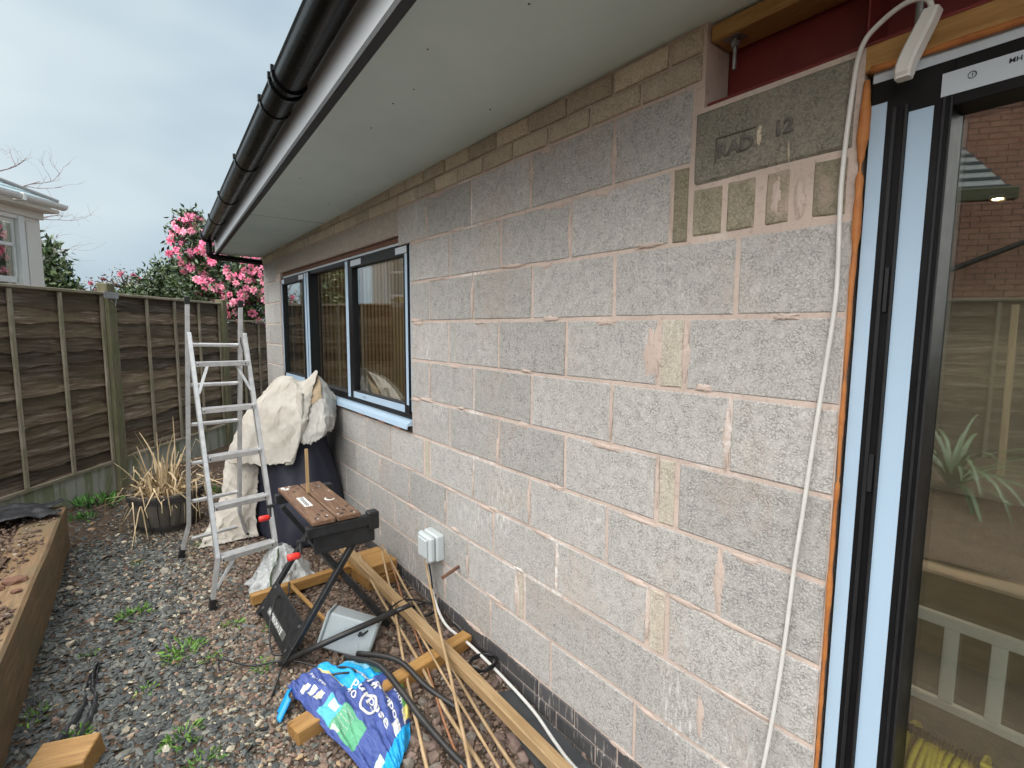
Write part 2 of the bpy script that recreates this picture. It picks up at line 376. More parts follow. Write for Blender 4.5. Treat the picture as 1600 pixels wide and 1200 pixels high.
M['plaster'] = m_plain('pale_plaster', (.40, .39, .36), (.34, .33, .31), 3, .8)
M['screed'] = m_plain('screed_floor', (.15, .15, .12), (.11, .11, .09), 4, .6, .2, 30)
M['yellow'] = m_plain('yellow_cable', (.78, .66, .06), (.68, .56, .05), 14, .45)
M['green'] = m_plain('algae_felt', (.08, .09, .05), None, 9, .9)

# ------------------------------------------------------------------ ground
def axis(pts):
    a = []
    for (x0, x1, n) in pts: a += list(np.linspace(x0, x1, n, endpoint=False))
    return a + [pts[-1][1]]
gx = axis([(-120, -12, 8), (-12, -2.2, 16), (-2.2, .1, 70), (.1, 20, 10), (20, 120, 6)])
gy = axis([(-120, -8, 8), (-8, .6, 14), (.6, 7.4, 180), (7.4, 25, 12), (25, 160, 8)])
V = []; F = []
for y in gy:
    for x in gx:
        near = ss(.2, 1.2, y)*(1-ss(7, 9, y))*ss(-3.5, -2.2, x)
        z = gz(x, y) - .022 + near*(.016*nzv(x*3, y*3)+.007*nzv(x*12, y*12, 3))
        if x > .05: z = min(z, .0)
        V.append((x, y, z))
n = len(gx)
F = [(j*n+i, j*n+i+1, (j+1)*n+i+1, (j+1)*n+i) for j in range(len(gy)-1) for i in range(n-1)]
gm = MB(); gm.v = V; gm.f = F
g = gm.build('ground', M['garden'], smooth=True, fixn=False); g['kind'] = 'structure'

# loose stones: three kinds, each one mass nobody could count
ico = bmesh.new(); bmesh.ops.create_icosphere(ico, subdivisions=1, radius=1)
IV = np.array([v.co[:] for v in ico.verts]); IF = np.array([[v.index for v in f.verts] for f in ico.faces]); ico.free()
def cluster(name, P, size, col, flat, mat, label, cat, roundish=.25, sink=.3):
    N = len(P); nv = len(IV)
    v = IV[None]*(1+RNG.uniform(-roundish, roundish, (N, nv, 1)))
    sc = size[:, None]*np.stack([RNG.uniform(.8, 1.4, N), RNG.uniform(.6, 1.05, N), flat*RNG.uniform(.7, 1.3, N)], 1)
    v = v*sc[:, None, :]
    a = RNG.uniform(0, 2*np.pi, N); tx = RNG.normal(0, .28, N); ty = RNG.normal(0, .28, N)
    ca, sa = np.cos(a), np.sin(a); z0 = np.zeros(N); o1 = np.ones(N)
    Rz = np.stack([np.stack([ca, -sa, z0], 1), np.stack([sa, ca, z0], 1), np.stack([z0, z0, o1], 1)], 1)
    Rx = np.stack([np.stack([o1, z0, z0], 1), np.stack([z0, np.cos(tx), -np.sin(tx)], 1), np.stack([z0, np.sin(tx), np.cos(tx)], 1)], 1)
    Ry = np.stack([np.stack([np.cos(ty), z0, np.sin(ty)], 1), np.stack([z0, o1, z0], 1), np.stack([-np.sin(ty), z0, np.cos(ty)], 1)], 1)
    v = np.einsum('nij,nvj->nvi', Rx@Ry@Rz, v) + P[:, None, :]
    f = (IF[None]+(np.arange(N)*nv)[:, None, None]).reshape(-1, 3)
    me = bpy.data.meshes.new(name); me.vertices.add(N*nv); me.vertices.foreach_set('co', v.reshape(-1).astype(np.float32))
    me.loops.add(len(f)*3); me.loops.foreach_set('vertex_index', f.reshape(-1).astype(np.int32))
    me.polygons.add(len(f)); me.polygons.foreach_set('loop_start', np.arange(0, len(f)*3, 3, dtype=np.int32))
    me.update(calc_edges=True); me.shade_flat()
    at = me.color_attributes.new('col', 'FLOAT_COLOR', 'POINT')
    cc = np.concatenate([np.repeat(col, nv, 0), np.ones((N*nv, 1))], 1); at.data.foreach_set('color', cc.reshape(-1).astype(np.float32))
    me.materials.append(mat); o = link(name, me); return tag(o, label, cat, None, 'stuff')
def fence_x(y): return -4.44+(y-2.31)*.7575     # fence line in plan
def scatter(n, dens, sizes):
    x = RNG.uniform(-1.86, -.01, n*3); y = .95+RNG.uniform(0, 1, n*3)**1.35*5.6
    k = [i for i in range(n*3) if x[i] > fence_x(y[i])+.12 and RNG.random() < dens(x[i], y[i])][:n]
    x, y = x[k], y[k]; s = RNG.uniform(*sizes, len(x))*(1+.35*(RNG.random(len(x)) < .06))
    z = np.array([gz(a, b)-.022+.016*nzv(a*3, b*3)+.007*nzv(a*12, b*12, 3) for a, b in zip(x, y)])
    return np.stack([x, y, z+s*.15], 1), s
def pal(n, cols, wts, j=.16):
    i = RNG.choice(len(cols), n, p=np.array(wts)/sum(wts)); return np.clip(np.array(cols)[i]*(1+RNG.normal(0, j, (n, 1))), .01, .8)
def wob(x, y): return .16*nzv(x*1.6, y*1.6, 7)+.08*nzv(x*5, y*5, 2)
def d_slate(x, y): return (ss(-1.0, -1.42, x+wob(x, y))*.9+.16*(x < -.85))*(1-.8*ss(4.3, 5.0, y))
def d_peb(x, y): return (math.exp(-((x+1.08+wob(x, y))/.27)**2)*.8+.05)*(1-.6*ss(4.4, 5.4, y))
def d_red(x, y): return (ss(-1.25, -.85, x+wob(x, y))*.85+.06)*(1-.75*ss(4.5, 5.3, y))
P, s = scatter(14000, d_slate, (.008, .019)); cluster('slate_chippings', P, s, pal(len(P), [(.062, .07, .068), (.092, .098, .09), (.04, .044, .043), (.15, .15, .13), (.33, .29, .22)], [5, 4, 3.5, 1.4, .35]), .22, M['slate'], 'dark grey slate chippings spread beside the timber sleeper', 'slate chippings', .3)
P, s = scatter(14000, d_peb, (.005, .013)); cluster('pale_pebbles', P, s, pal(len(P), [(.33, .30, .22), (.48, .43, .33), (.19, .175, .145), (.40, .28, .16), (.10, .108, .10), (.3, .16, .11)], [2.8, .7, 5, 1.2, 5, .5]), .36, M['stone'], 'pale mixed pebbles down the middle of the path', 'pebbles', .22)
P, s = scatter(19000, d_red, (.006, .016)); cluster('crushed_stone', P, s, pal(len(P), [(.17, .115, .085), (.235, .16, .12), (.115, .08, .06), (.31, .235, .17), (.18, .155, .13)], [4, 3, 3.5, 1.1, 1.5]), .5, M['stone'], 'reddish brown crushed stone along the foot of the block wall', 'crushed stone', .3)
def d_near(x, y): return ss(-.85, -.55, x)*(1-ss(1.9, 2.6, y))
P, s = scatter(80, lambda x, y: .6*(x < -.75)+.1, (.014, .026)); cluster('scattered_stones', P+np.array([0, 0, .006]), s, pal(len(P), [(.42, .37, .28), (.3, .27, .22), (.36, .24, .15), (.12, .13, .13), (.5, .46, .38)], [3, 3, 1.2, 2, 1]), .5, M['stone'], 'larger pale stones strewn over the gravel path', 'stones', .3)
P, s = scatter(900, d_near, (.017, .032)); cluster('broken_hardcore', P+np.array([0, 0, .004]), s, pal(len(P), [(.21, .15, .12), (.27, .19, .16), (.24, .21, .18), (.17, .12, .1)], [4, 3, 2, 2]), .6, M['stone'], 'larger broken brown stones between the canes and wall', 'hardcore', .28)

# ------------------------------------------------------------------ the block-built extension
house = empty('house_extension', (0, 0, 0), 'single storey extension of bare grey concrete blocks with black gutter', 'building')
Y0, Y1 = .515, 6.60                     # door reveal, far corner
WY0, WY1, WZ0, WZ1 = 2.83, 5.86, 1.07, 2.262
wm = MB()                               # bed and core of the wall: the mortar between the pieces
XF = .0045; XB = .12
for (a, b, c, d) in [(Y0, WY0, -.25, 2.345), (Y0+.41, WY0, 2.345, 2.58), (WY1, Y1, -.25, 2.58), (WY0, WY1, -.25, WZ0), (WY0, WY1, WZ1+.004, 2.58)]:
    wm.box(XF, XB, a, b, c, d)
wall = wm.build('block_wall', M['mortar'], house)
wall['label'] = 'wall of grey concrete blocks in pink mortar'

def piece(name, y0, y1, z0, z1, mat, proud=0., rough=.0016, edge=.0035, depth=.05, nm=.075, parent=None, skew=.003):
    """one block: a front face of small facets with worn arrises, standing a little proud of the mortar"""
    nu = max(2, min(7, round((y1-y0)/nm))); nv = max(1, min(4, round((z1-z0)/nm)))
    xf = -proud+random.uniform(-.0012, .0012); m = MB(); k = random.uniform(0, 99)
    ti = random.uniform(-skew, skew)
    us = [0, edge/(y1-y0)]+[i/nu for i in range(1, nu)]+[1-edge/(y1-y0), 1]
    vs = [0, edge/(z1-z0)]+[i/nv for i in range(1, nv)]+[1-edge/(z1-z0), 1]
    V = []
    for j, v in enumerate(vs):
        for i, u in enumerate(us):
            bd = i in (0, len(us)-1) or j in (0, len(vs)-1)
            y = y0+(y1-y0)*u; z = z0+(z1-z0)*v+ti*(u-.5)
            e = .0022
            if bd: y += e*nzv(y*25, z*25, k); z += e*nzv(y*25, z*25, k+9)
            x = xf + (edge*.9 if bd else 0) + rough*nzv(y*30, z*30, k+3)
            V.append((x, y, z))
    m_ = len(us); F = [(j*m_+i, j*m_+i+1, (j+1)*m_+i+1, (j+1)*m_+i) for j in range(len(vs)-1) for i in range(m_-1)]
    ring = [i for i in range(m_)]+[j*m_+m_-1 for j in range(1, len(vs))]+[(len(vs)-1)*m_+i for i in range(m_-2, -1, -1)]+[j*m_ for j in range(len(vs)-2, 0, -1)]
    o = len(V)
    for i in ring: V.append((depth, V[i][1], V[i][2]))
    for a in range(len(ring)):
        b = (a+1) % len(ring); F.append((ring[b], ring[a], o+a, o+b))
    m.v = V; m.f = F
    return m.build(name, mat, parent or wall)
J = .0072
JOINTS = []
def row(k, cuts, name='concrete_block', mat='block'):
    z0 = .17+.225*k
    for a, b in zip(cuts[:-1], cuts[1:]):
        piece(name, a+J, b-J, z0+J, z0+.225-J, M[mat]); JOINTS.append((a, b, z0))
def seq(start, lo, hi, pitch=.45):
    s_ = start
    while s_-pitch > lo+.08: s_ -= pitch
    c = [lo]
    while s_ < hi-.08:
        if s_ > lo+.08: c.append(s_)
        s_ += pitch
    return c+[hi]
E0 = Y0-.003
# right of the window, and the rows running on below it; slips of cut brick fill the short gaps
def cutrow(k, start, infill, hi):
    z0 = .17+.225*k
    if infill:
        a, b = infill
        row(k, [E0, a-.012]); row(k, seq(start, b+.012, hi))
        piece('cut_brick', a, b, z0+J, z0+.225-J, M['slip'])
    else: row(k, seq(start, E0, hi))
cutrow(0, 1.10, None, Y1); cutrow(1, 1.302, (1.742, 1.772), Y1); cutrow(2, 1.526, (.99, 1.05), Y1); cutrow(3, 1.253, None, 2.605)
row(3, seq(3.137, 2.685, Y1)); piece('cut_brick', 2.618, 2.668, .85, 1.065, M['slip'])
cutrow(4, 1.483, (.973, 1.030), WY0); cutrow(5, 1.2465, None, WY0); cutrow(6, 1.487, (.962, 1.042), WY0); cutrow(7, 1.248, None, WY0)
row(8, [1.026]+[1.473, 1.923, 2.373, WY0]); piece('cut_brick', .966, 1.016, 1.975, 2.19, M['greenblock'])
row(9, [.955, 1.266, 1.716, 2.166, 2.616, WY0+.16])
for k in range(4, 10):                  # pier beyond the window
    row(k, [WY1+.005, 6.15 if k % 2 else 6.38, Y1] if k < 9 else [WY1+.17, 6.3, Y1])
piece('window_lintel', WY0+.165, WY1+.165, WZ1+.008, 2.415, M['fineblock'], nm=.4)
piece('concrete_padstone', .530, .948, 2.132, 2.332, M['padstone'], proud=.002, edge=.008)
for a, b in [(.853, .948), (.757, .838), (.668, .728), (.534, .612)]: piece('cut_brick', a, b, 1.983, 2.118, M['greenblock'], edge=.006)
for q, off in ((0, 1.378), (1, 1.50)):  # two courses of brick under the soffit
    for a, b in zip(*(lambda c: (c[:-1], c[1:]))(seq(off, .93, Y1, .2265))):
        piece('top_course_brick', a+J, b-J, 2.42+.075*q+.005, 2.42+.075*q+.07, M['topbrick'], nm=.1, rough=.003, proud=.007, edge=.005)
for q, off in ((0, 1.4), (1, 1.51), (2, 1.4)):
    for a, b in zip(*(lambda c: (c[:-1], c[1:]))(seq(off, E0, Y1, .2265))):
        piece('plinth_brick', a+.004, b-.004, .17-.075*(q+1)+.004, .17-.075*q-.004, M['ebrick'], nm=.12, proud=.002)
# cast lettering on the padstone, relief shade put into its colour
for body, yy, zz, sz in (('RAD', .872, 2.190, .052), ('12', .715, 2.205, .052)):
    put_text('cast_lettering', body, sz, M['castshade'], wall, lambda u, v, yy=yy, zz=zz: Vector((-.0065, yy-u, zz+v+u*.03)), .0012).modifiers.new('relief', 'SOLIDIFY').thickness = .007
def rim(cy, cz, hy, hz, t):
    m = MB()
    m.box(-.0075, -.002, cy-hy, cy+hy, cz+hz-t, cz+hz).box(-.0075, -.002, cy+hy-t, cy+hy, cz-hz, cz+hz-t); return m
rim(.82, 2.212, .058, .034, .003).build('cast_border', M['castshade'], wall)
# mortar smears standing on the faces
def smear(cy, cz, ry, rz, mat, t=.0005):
    m = MB(); k = random.uniform(0, 50); n = 48; c = [(-t-.0035, cy, cz)]; V = [Vector(c[0])]
    for rg in (.6, 1.):
        for i in range(n):
            a = 2*math.pi*i/n; q = rg*(1+.5*nzv(math.cos(a)*1.7, math.sin(a)*1.7, k)+.45*nzv(math.cos(a)*5, math.sin(a)*5, k+4))
            V.append(Vector((-(t+.003) if rg < 1 else .002, cy+ry*q*math.cos(a), cz+rz*q*math.sin(a))))
    F = [(0, 1+i, 1+(i+1) % n) for i in range(n)]+[(1+i, 1+n+i, 1+n+(i+1) % n, 1+(i+1) % n) for i in range(n)]
    m.v = V; m.f = F; return m.build('mortar_smear', mat, wall, smooth=True)
for (cy, cz, ry, rz) in [(1.075, 1.64, .035, .085), (.952, 1.63, .014, .09), (.803, 1.40, .013, .085), (.806, .955, .022, .09), (.845, .50, .014, .085), (1.79, .51, .013, .09), (1.2475, 1.40, .008, .09), (.70, 2.05, .012, .05), (.64, 2.04, .012, .06), (.885, 1.535, .03, .012)]:
    smear(cy, cz, ry, rz, M['mortar'])
for (a, b, z0) in JOINTS:                # mortar squeezed over the arrises here and there
    if a > 3.4: continue
    q = random.random()
    if q < .45 and a > .6: smear(a+random.uniform(-.012, .012), z0+random.uniform(.06, .17), random.uniform(.006, .016), random.uniform(.03, .09), M['mortar'])
    if random.random() < .5: smear(random.uniform(max(a+.04, .64), b-.04), z0+random.uniform(-.006, .010), random.uniform(.03, .10), random.uniform(.008, .014), M['mortar'])
    if random.random() < .25: smear(random.uniform(max(a+.05, .64), b-.05), z0+.214, random.uniform(.03, .09), random.uniform(.008, .016), M['mortar'])
smear(.752, 2.222, .007, .026, M['topbrick'], .004); smear(.672, 2.16, .003, .022, M['topbrick'], .004)

# steel beam over the door, with its packers, bolt and timber
niche = MB(); niche.box(.13, .2, -2.2, .93, 2.1, 2.62); niche.build('beam_web', M['redsteel'], house)
m = MB(); m.cbox(.012, .13, -2.2, .922, 2.348, 2.358, .002); m.build('beam_flange', M['redsteel'], house)
m = MB(); m.cbox(.02, .129, .5185, .523, 2.36, 2.56, .001); m.build('beam_stiffener', M['redsteel'], house)
m = MB(); m.cbox(0, 1.45, -.05, .05, -.022, .022, .003); m.build('packing_timber', M['newwood'], house, M=Matrix.Translation((.065, -.53, 2.547)) @ Matrix.Rotation(R(90), 4, 'Z'))
m = MB(); m.cbox(0, 2.7, -.045, .045, -.029, .029, .003); m.build('door_head_timber', M['newwood'], house, M=Matrix.Translation((.05, -2.18, 2.318)) @ Matrix.Rotation(R(90), 4, 'Z'))
m = MB(); m.tube([(.05, .865, 2.55), (.05, .865, 2.44)], .006, 8).tube([(.05, .865, 2.515), (.05, .865, 2.50)], .012, 6).box(.03, .07, .84, .89, 2.522, 2.525); m.build('hanging_bolt', M['zinc'], house)
m = MB(); m.tube([(.02, .424, 2.56), (.02, .424, 2.362)], .008, 10); m.build('threaded_rod', M['zinc'], house)

# ---------- window
win = empty('window', (0, 0, 0)); win.parent = house; win['label'] = 'three light black window still wearing pale blue protective tape'
def fr(name, y0, y1, z0, z1, x0, x1, mat, c=.003): return MB().cbox(x0, x1, y0, y1, z0, z1, c).build(name, M[mat], win)
WT = WZ1-.035; WB = 1.15
fr('frame_jamb', WY0+.012, WY0+.06, WB, WT, .02, .09, 'frame'); fr('frame_jamb', WY1-.06, WY1-.012, WB, WT, .02, .09, 'frame')
fr('frame_head', WY0+.06, WY1-.06, WT-.05, WT, .02, .09, 'frame'); fr('frame_foot', WY0+.06, WY1-.06, WB, WB+.055, .02, .09, 'frame')
fr('mullion', 3.845, 3.93, WB+.03, WT-.02, .006, .09, 'frame'); fr('mullion', 4.865, 5.005, WB+.03, WT-.02, .006, .09, 'frame')
def light(ya, yb, sash):
    za, zb = WB+.055, WT-.05
    if sash:
        t = .058; x0 = .004
        fr('sash_stile', ya-.02, ya-.02+t, za-.02, zb+.02, x0, .06, 'frame'); fr('sash_stile', yb+.02-t, yb+.02, za-.02, zb+.02, x0, .06, 'frame')
        fr('sash_rail', ya-.02+t, yb+.02-t, zb+.02-t, zb+.02, x0, .06, 'frame'); fr('sash_rail', ya-.02+t, yb+.02-t, za-.02, za-.02+t, x0, .06, 'frame')
        ya, yb, za, zb = ya-.02+t, yb+.02-t, za-.02+t, zb+.02-t; xg = .028
    else: xg = .062
    MB().box(xg, xg+.02, ya-.004, yb+.004, za-.004, zb+.004).build('pane', M['glass'], win)
light(WY0+.06, 3.824, True); light(3.93, 4.865, False); light(5.026, WY1-.06, True)
def tape(y0, y1, z0, z1, x, mat='tape', nm='protective_tape'): return MB().box(x-.0012, x, y0, y1, z0, z1).build(nm, M[mat], win)
tape(WY0+.0405, WY0+.070, WB+.09, WT-.08, .0035); tape(WY0+.0125, WY0+.038, WB+.05, WT-.03, .0195)
tape(WY1-.070, WY1-.0405, WB+.09, WT-.08, .0035)
tape(3.868, 3.922, WB+.035, WT-.03, .0055); tape(4.872, 4.925, WB+.035, WT-.03, .0055); tape(4.945, 5.0, WB+.035, WT-.03, .0055)
tape(WY0+.10, 3.80, WB+.04, WB+.085, .0035); tape(5.07, WY1-.1, WB+.04, WB+.085, .0035)
tape(WY0+.045, WY0+.2, WT-.075, WT-.035, .0035, 'tapewhite'); tape(3.60, 3.80, WT-.075, WT-.035, .0035, 'tapewhite')
tape(5.02, 5.17, WT-.075, WT-.035, .0035, 'tapewhite'); tape(5.70, 5.80, WT-.075, WT-.035, .0035, 'tapewhite')
tape(WY0+.06, WY1-.06, WT-.016, WT-.002, .0195, 'tapewhite')
MB().cbox(.03, .07, WY0+.006, WY1-.006, WT+.003, WZ1, .002).build('head_packer', M['rust'], win)
sl = MB()                               # projecting sill with a nose, under tape
prof = [(.03, 1.148), (.0, 1.146), (-.028, 1.128), (-.034, 1.100), (-.028, 1.098), (-.024, 1.118), (.03, 1.118)]
for yy in (WY0+.004, WY1-.004): sl.v += [(x, yy, z) for x, z in prof]
n = len(prof); sl.f = [(i, (i+1) % n, n+(i+1) % n, n+i) for i in range(n)]+[tuple(range(n)), tuple(range(n, 2*n))]
sl.build('sill', M['tape'], win)
MB().box(.02, .06, WY0+.004, WY1-.004, 1.07, 1.117).build('sill_packer', M['terracotta'], win)
for yy in (3.0, 3.25, 3.62, 4.1, 4.5):
    MB().cbox(-.004, .03, yy, yy+.09, 1.072, 1.098, .004).build('brick_packer', M['redbrick'], win)
put_text('tape_print', '0038 2160', .016, M['ink'], win, lambda u, v: Vector((.0018, 3.62-u, WB+.055+v)))

# ---------- sliding door
door = empty('sliding_door', (0, 0, 0)); door.parent = house; door['label'] = 'black framed glass door with wide strips of pale blue tape'
def dr(name, y0, y1, z0, z1, x0, x1, mat, c=.002): return MB().cbox(x0, x1, y0, y1, z0, z1, c).build(name, M[mat], door)
DZ = 2.288; DB = .10
dr('frame_jamb', .352, .502, DB, DZ, .012, .11, 'frame'); dr('frame_head', -2.2, .352, 2.17, DZ, .012, .11, 'frame')
dr('frame_groove', .448, .456, DB, DZ-.09, .004, .0125, 'matblack'); dr('frame_groove', .427, .433, DB, DZ-.09, .003, .0125, 'matblack')
dr('gasket', .362, .368, DB, 2.19, .006, .0125, 'matblack'); dr('gasket', .3505, .356, DB, 2.19, .008, .0125, 'matblack')
MB().cbox(.0045, .0115, .437, .445, 1.75, 1.85, .001).build('keep_plate', M['matblack'], door)
MB().cbox(.0045, .0115, .437, .447, 1.33, 1.42, .001).build('keep_plate', M['matblack'], door)
def dtape(y0, y1, z0, z1, x=.0115, mat='tape'): return MB().box(x-.0012, x, y0, y1, z0, z1).build('protective_tape', M[mat], door)
dtape(.468, .4985, DB, 2.215); dtape(.382, .426, DB, 2.18); dtape(-2.2, .4985, 2.262, 2.286, mat='tapewhite'); dtape(-2.2, .372, 2.192, 2.238, mat='tapewhite')
MB().box(.055, .075, -2.2, .353, DB, 2.171).build('pane', M['doorglass'], door)
rg = MB(); rg.tube([Vector((.0095, .3235+.0065*math.cos(t), 2.2195+.0065*math.sin(t))) for t in np.linspace(0, 6.0, 16)], .0008, 5); rg.build('pen_mark', M['ink'], door)
put_text('pen_mark', '1', .009, M['ink'], door, lambda u, v: Vector((.0098, .3255-u, 2.2165+v)), .0003)
put_text('pen_mark', 'MH', .013, M['ink'], door, lambda u, v: Vector((.0098, .270-u, 2.220+v)), .0003)
# foam squeezed out round the door
fm = MB(); pts = []; rad = []
z = 2.27; 
while z > .1:
    pts.append((.001+.003*nzv(z*5, 3), .508+.0035*nzv(z*7, 1), z)); r_ = .0052+.0035*nzv(z*9, 5)+.0022*nzv(z*31, 8)+.0095*math.exp(-((z-2.17)/.06)**2)+.006*math.exp(-((z-1.97)/.05)**2)+.004*math.exp(-((z-1.93)/.02)**2)
    rad.append(max(.0025, r_)*(.35 if abs(z-2.085) < .015 or abs(z-1.345) < .012 else 1)); z -= .014
fm.tube(pts, rad, 8); fm.build('expanding_foam', M['foam'], door, smooth=True)
fm = MB(); pts = []; rad = []
for i in range(100):
    yy = .50-i*.027; pts.append((.0, yy, 2.2885+.002*nzv(yy*9, 2))); rad.append(.007+.003*nzv(yy*11, 4))
fm.tube(pts, rad, 7); fm.build('expanding_foam', M['foam'], door, smooth=True)

# ---------- roof edge
def sofz(y): return 2.5775-.0125*max(0, y-1.2)
def fx(y): return -.765+(y-.9)*.0507       # fascia line in plan
YE = 6.62
def strip(name, prof, mat, y0=-1.2, y1=YE, n=14, smooth=False, closed=True):
    """a profile given as offsets (outwards from the fascia, up from the soffit) run along the eaves"""
    m = MB(); k = len(prof)
    for i in range(n+1):
        y = y0+(y1-y0)*i/n
        for (o, h) in prof: m.v.append((fx(y)-o, y, sofz(y)+h))
    for i in range(n):
        for j in range(k if closed else k-1): m.f.append((i*k+j, i*k+(j+1) % k, (i+1)*k+(j+1) % k, (i+1)*k+j))
    if closed: m.f += [tuple(range(k)), tuple(n*k+j for j in range(k))]
    return m.build(name, mat, house, smooth)
m = MB()
for i in range(15):
    y = -1.2+(YE+1.2)*i/14
    m.v += [(fx(y)+.003, y, sofz(y)), (.10, y, sofz(y)), (fx(y)+.003, y, sofz(y)+.012), (.10, y, sofz(y)+.012)]
for i in range(14):
    a = i*4; m.f += [(a, a+1, a+5, a+4), (a+2, a+3, a+7, a+6), (a, a+2, a+6, a+4), (a+1, a+3, a+7, a+5)]
m.f += [(0, 1, 3, 2), (56, 57, 59, 58)]
m.build('soffit_board', M['soffit'], house)
for k in range(16):                     # nail heads on the soffit
    y = random.uniform(1, 6); t = random.random(); x = fx(y)+.04+t*(-fx(y)-.1)
    MB().tube([(x, y, sofz(y)+.001), (x, y, sofz(y)-.0025)], random.uniform(.002, .004), 6).build('nail_head', M['matblack'], house)
for yj in (4.33,):
    MB().box(fx(yj)+.04, -.002, yj-.0015, yj+.0015, sofz(yj)-.0012, sofz(yj)+.001).build('board_joint', M['green'], house)
strip('fascia_board', [(0, -.004), (.0, .21), (-.02, .21), (-.02, .013), (-.001, .013)], M['fascia'])
strip('fascia_trim', [(.004, -.02), (.004, .002), (-.030, -.001), (-.030, -.02)], M['matblack'])
gp = [( .066+.064*math.cos(a), .170+.064*math.sin(a)) for a in np.linspace(math.pi, 2*math.pi, 13)]
gpi = [( .066+.060*math.cos(a), .170+.060*math.sin(a)) for a in np.linspace(2*math.pi, math.pi, 13)]
gut = strip('gutter', gp+[(.135, .172), (.134, .178), (.126, .176)]+gpi, M['blackpvc'], smooth=True, y1=YE-.02)
def clip(y, wd=.03, ext=.004):
    m = MB(); P = []
    for (r_, s_) in ((.056+ext, 1), (.056, -1)):
        pass
    A = np.linspace(math.pi*.98, 2.06*math.pi, 16); k = len(A)
    for yy in (y-wd/2, y+wd/2):
        for rr in (.065, .065+ext):
            for a in A: m.v.append((fx(yy)-(.066+rr*math.cos(a)), yy, sofz(yy)+.170+rr*math.sin(a)))
    for j in range(k-1):
        m.f += [(j, j+1, k+j+1, k+j), (2*k+j, 2*k+j+1, 3*k+j+1, 3*k+j), (k+j, k+j+1, 3*k+j+1, 3*k+j), (j, j+1, 2*k+j+1, 2*k+j)]
    m.f += [(0, k, 3*k, 2*k), (k-1, 2*k-1, 4*k-1, 3*k-1)]
    yy = y; m.box(fx(yy)-.140, fx(yy)-.128, y-wd*.35, y+wd*.35, sofz(yy)+.171, sofz(yy)+.198)
    return m.build('gutter_bracket', M['blackpvc'], house)
for y in (1.35, 2.68, 3.62, 4.6, 5.5): clip(y)
for y in (2.36, 2.43): clip(y, .018, .008)
for y in (6.50, 6.545, 6.585): clip(y, .016, .007)
m = MB(); m.v = [(fx(YE-.01)-.066, YE-.012, sofz(YE)+.170)]+[(fx(YE)-(.066+.064*math.cos(a)), YE-.012, sofz(YE)+.170+.064*math.sin(a)) for a in np.linspace(math.pi, 2*math.pi, 13)]
m.f = [(0, i, i+1) for i in range(1, 13)]; m.build('gutter_end', M['blackpvc'], house)
gxx = fx(6.56)-.060; gzz = sofz(6.56)
m = MB(); m.tube(smoothpath([(gxx, 6.56, gzz+.14), (gxx, 6.56, gzz+.02), (gxx+.004, 6.56, gzz-.02), (gxx+.05, 6.57, gzz-.045), (gxx+.2, 6.59, gzz-.05), (-.04, 6.63, gzz-.06), (.1, 6.66, gzz-.06)], 5), .031, 12); m.build('downpipe', M['blackpvc'], house, smooth=True)
m = MB(); m.box(fx(YE)+.003, .1, YE, YE+.02, sofz(YE)-.004, sofz(YE)+.16); m.build('verge_board', M['whitewall'], house)
m = MB()                                 # flat roof, with an unseen opening added over the room to let skylight in
for (xa, xb, ya, yb) in [(-.72, .4, -1.2, YE), (4.4, 5.2, -2.4, YE), (.4, 4.4, -2.4, 3.0), (.4, 4.4, 6.38, YE)]:
    m.box(max(xa, -.46) if xa < 0 else xa, xb, ya, yb, 2.66, 2.78)
m.build('roof_deck', M['matblack'], house)

# ---------- the room behind the glass
m = MB(); m.box(.12, 5.2, -2.4, 6.55, .05, .15); m.build('room_floor', M['screed'], house)
m = MB(); m.box(5.0, 5.2, -2.4, 6.55, .15, 2.66).box(.12, 5.0, -2.5, -2.4, .15, 2.66).box(.25, 5.0, 6.5, 6.6, .15, 2.66).box(.12, 5.0, 2.62, 2.72, .15, 2.66); m.build('room_wall', M['plaster'], house)  # last box is a partition added to keep skylight out of the door room
m = MB(); x = .3
while x < 3.6:
    m.box(x, x+.03, 6.40, 6.43, .16, 2.6); x += .048
o = m.build('wall_slats', M['oakslat'], house); o['kind'] = 'stuff'
m = MB(); m.box(.3, 3.6, 6.431, 6.45, .16, 2.6); m.build('slat_backing', M['matblack'], house)
br = empty('bench_rail', (.8, 0, .15), 'white slatted rail standing on the floor inside the glass door', 'rail')
MB().cbox(-.012, .012, -1.3, .75, .56, .60, .003).build('top_rail', M['whitegloss'], br); MB().cbox(-.012, .012, -1.3, .75, .27, .30, .003).build('bottom_rail', M['whitegloss'], br)
for yy in (.6, .42, .30, .12, -.2, -.5, -.8, -1.2): MB().cbox(-.008, .008, yy-.02, yy+.02, .302, .558, .002).build('slat', M['whitegloss'], br)
for yy in (.7, -1.25): MB().cbox(-.03, .03, yy-.02, yy+.02, 0, .272, .003).build('leg', M['whitegloss'], br)
for i, (x, y) in enumerate(((2.9, 1.08), (3.6, .95))):
    dl = empty('ceiling_downlight', (x, y, 2.64), ('nearer', 'farther')[i]+' of two small lit downlights on the ceiling behind the glass door', 'downlight', 'ceiling downlights')
    MB().tube([(0, 0, -.006), (0, 0, .02)], .045, 20).build('trim_ring', M['whitegloss'], dl)
    le = NB('lit_lamp'); le.p.inputs['Emission Color'].default_value = (1, .72, .38, 1); le.p.inputs['Emission Strength'].default_value = 12; MB().tube([(0, 0, -.0075), (0, 0, -.0062)], .03, 16).build('lamp', le.m, dl)
    ll = bpy.data.lights.new('downlight', 'SPOT'); ll.energy = 16; ll.color = (1, .82, .6); ll.spot_size = R(150); ll.spot_blend = .6; ll.shadow_soft_size = .04; lo_ = bpy.data.objects.new('downlight_glow', ll); COL.objects.link(lo_); lo_.parent = dl; lo_.location = (0, 0, -.03)
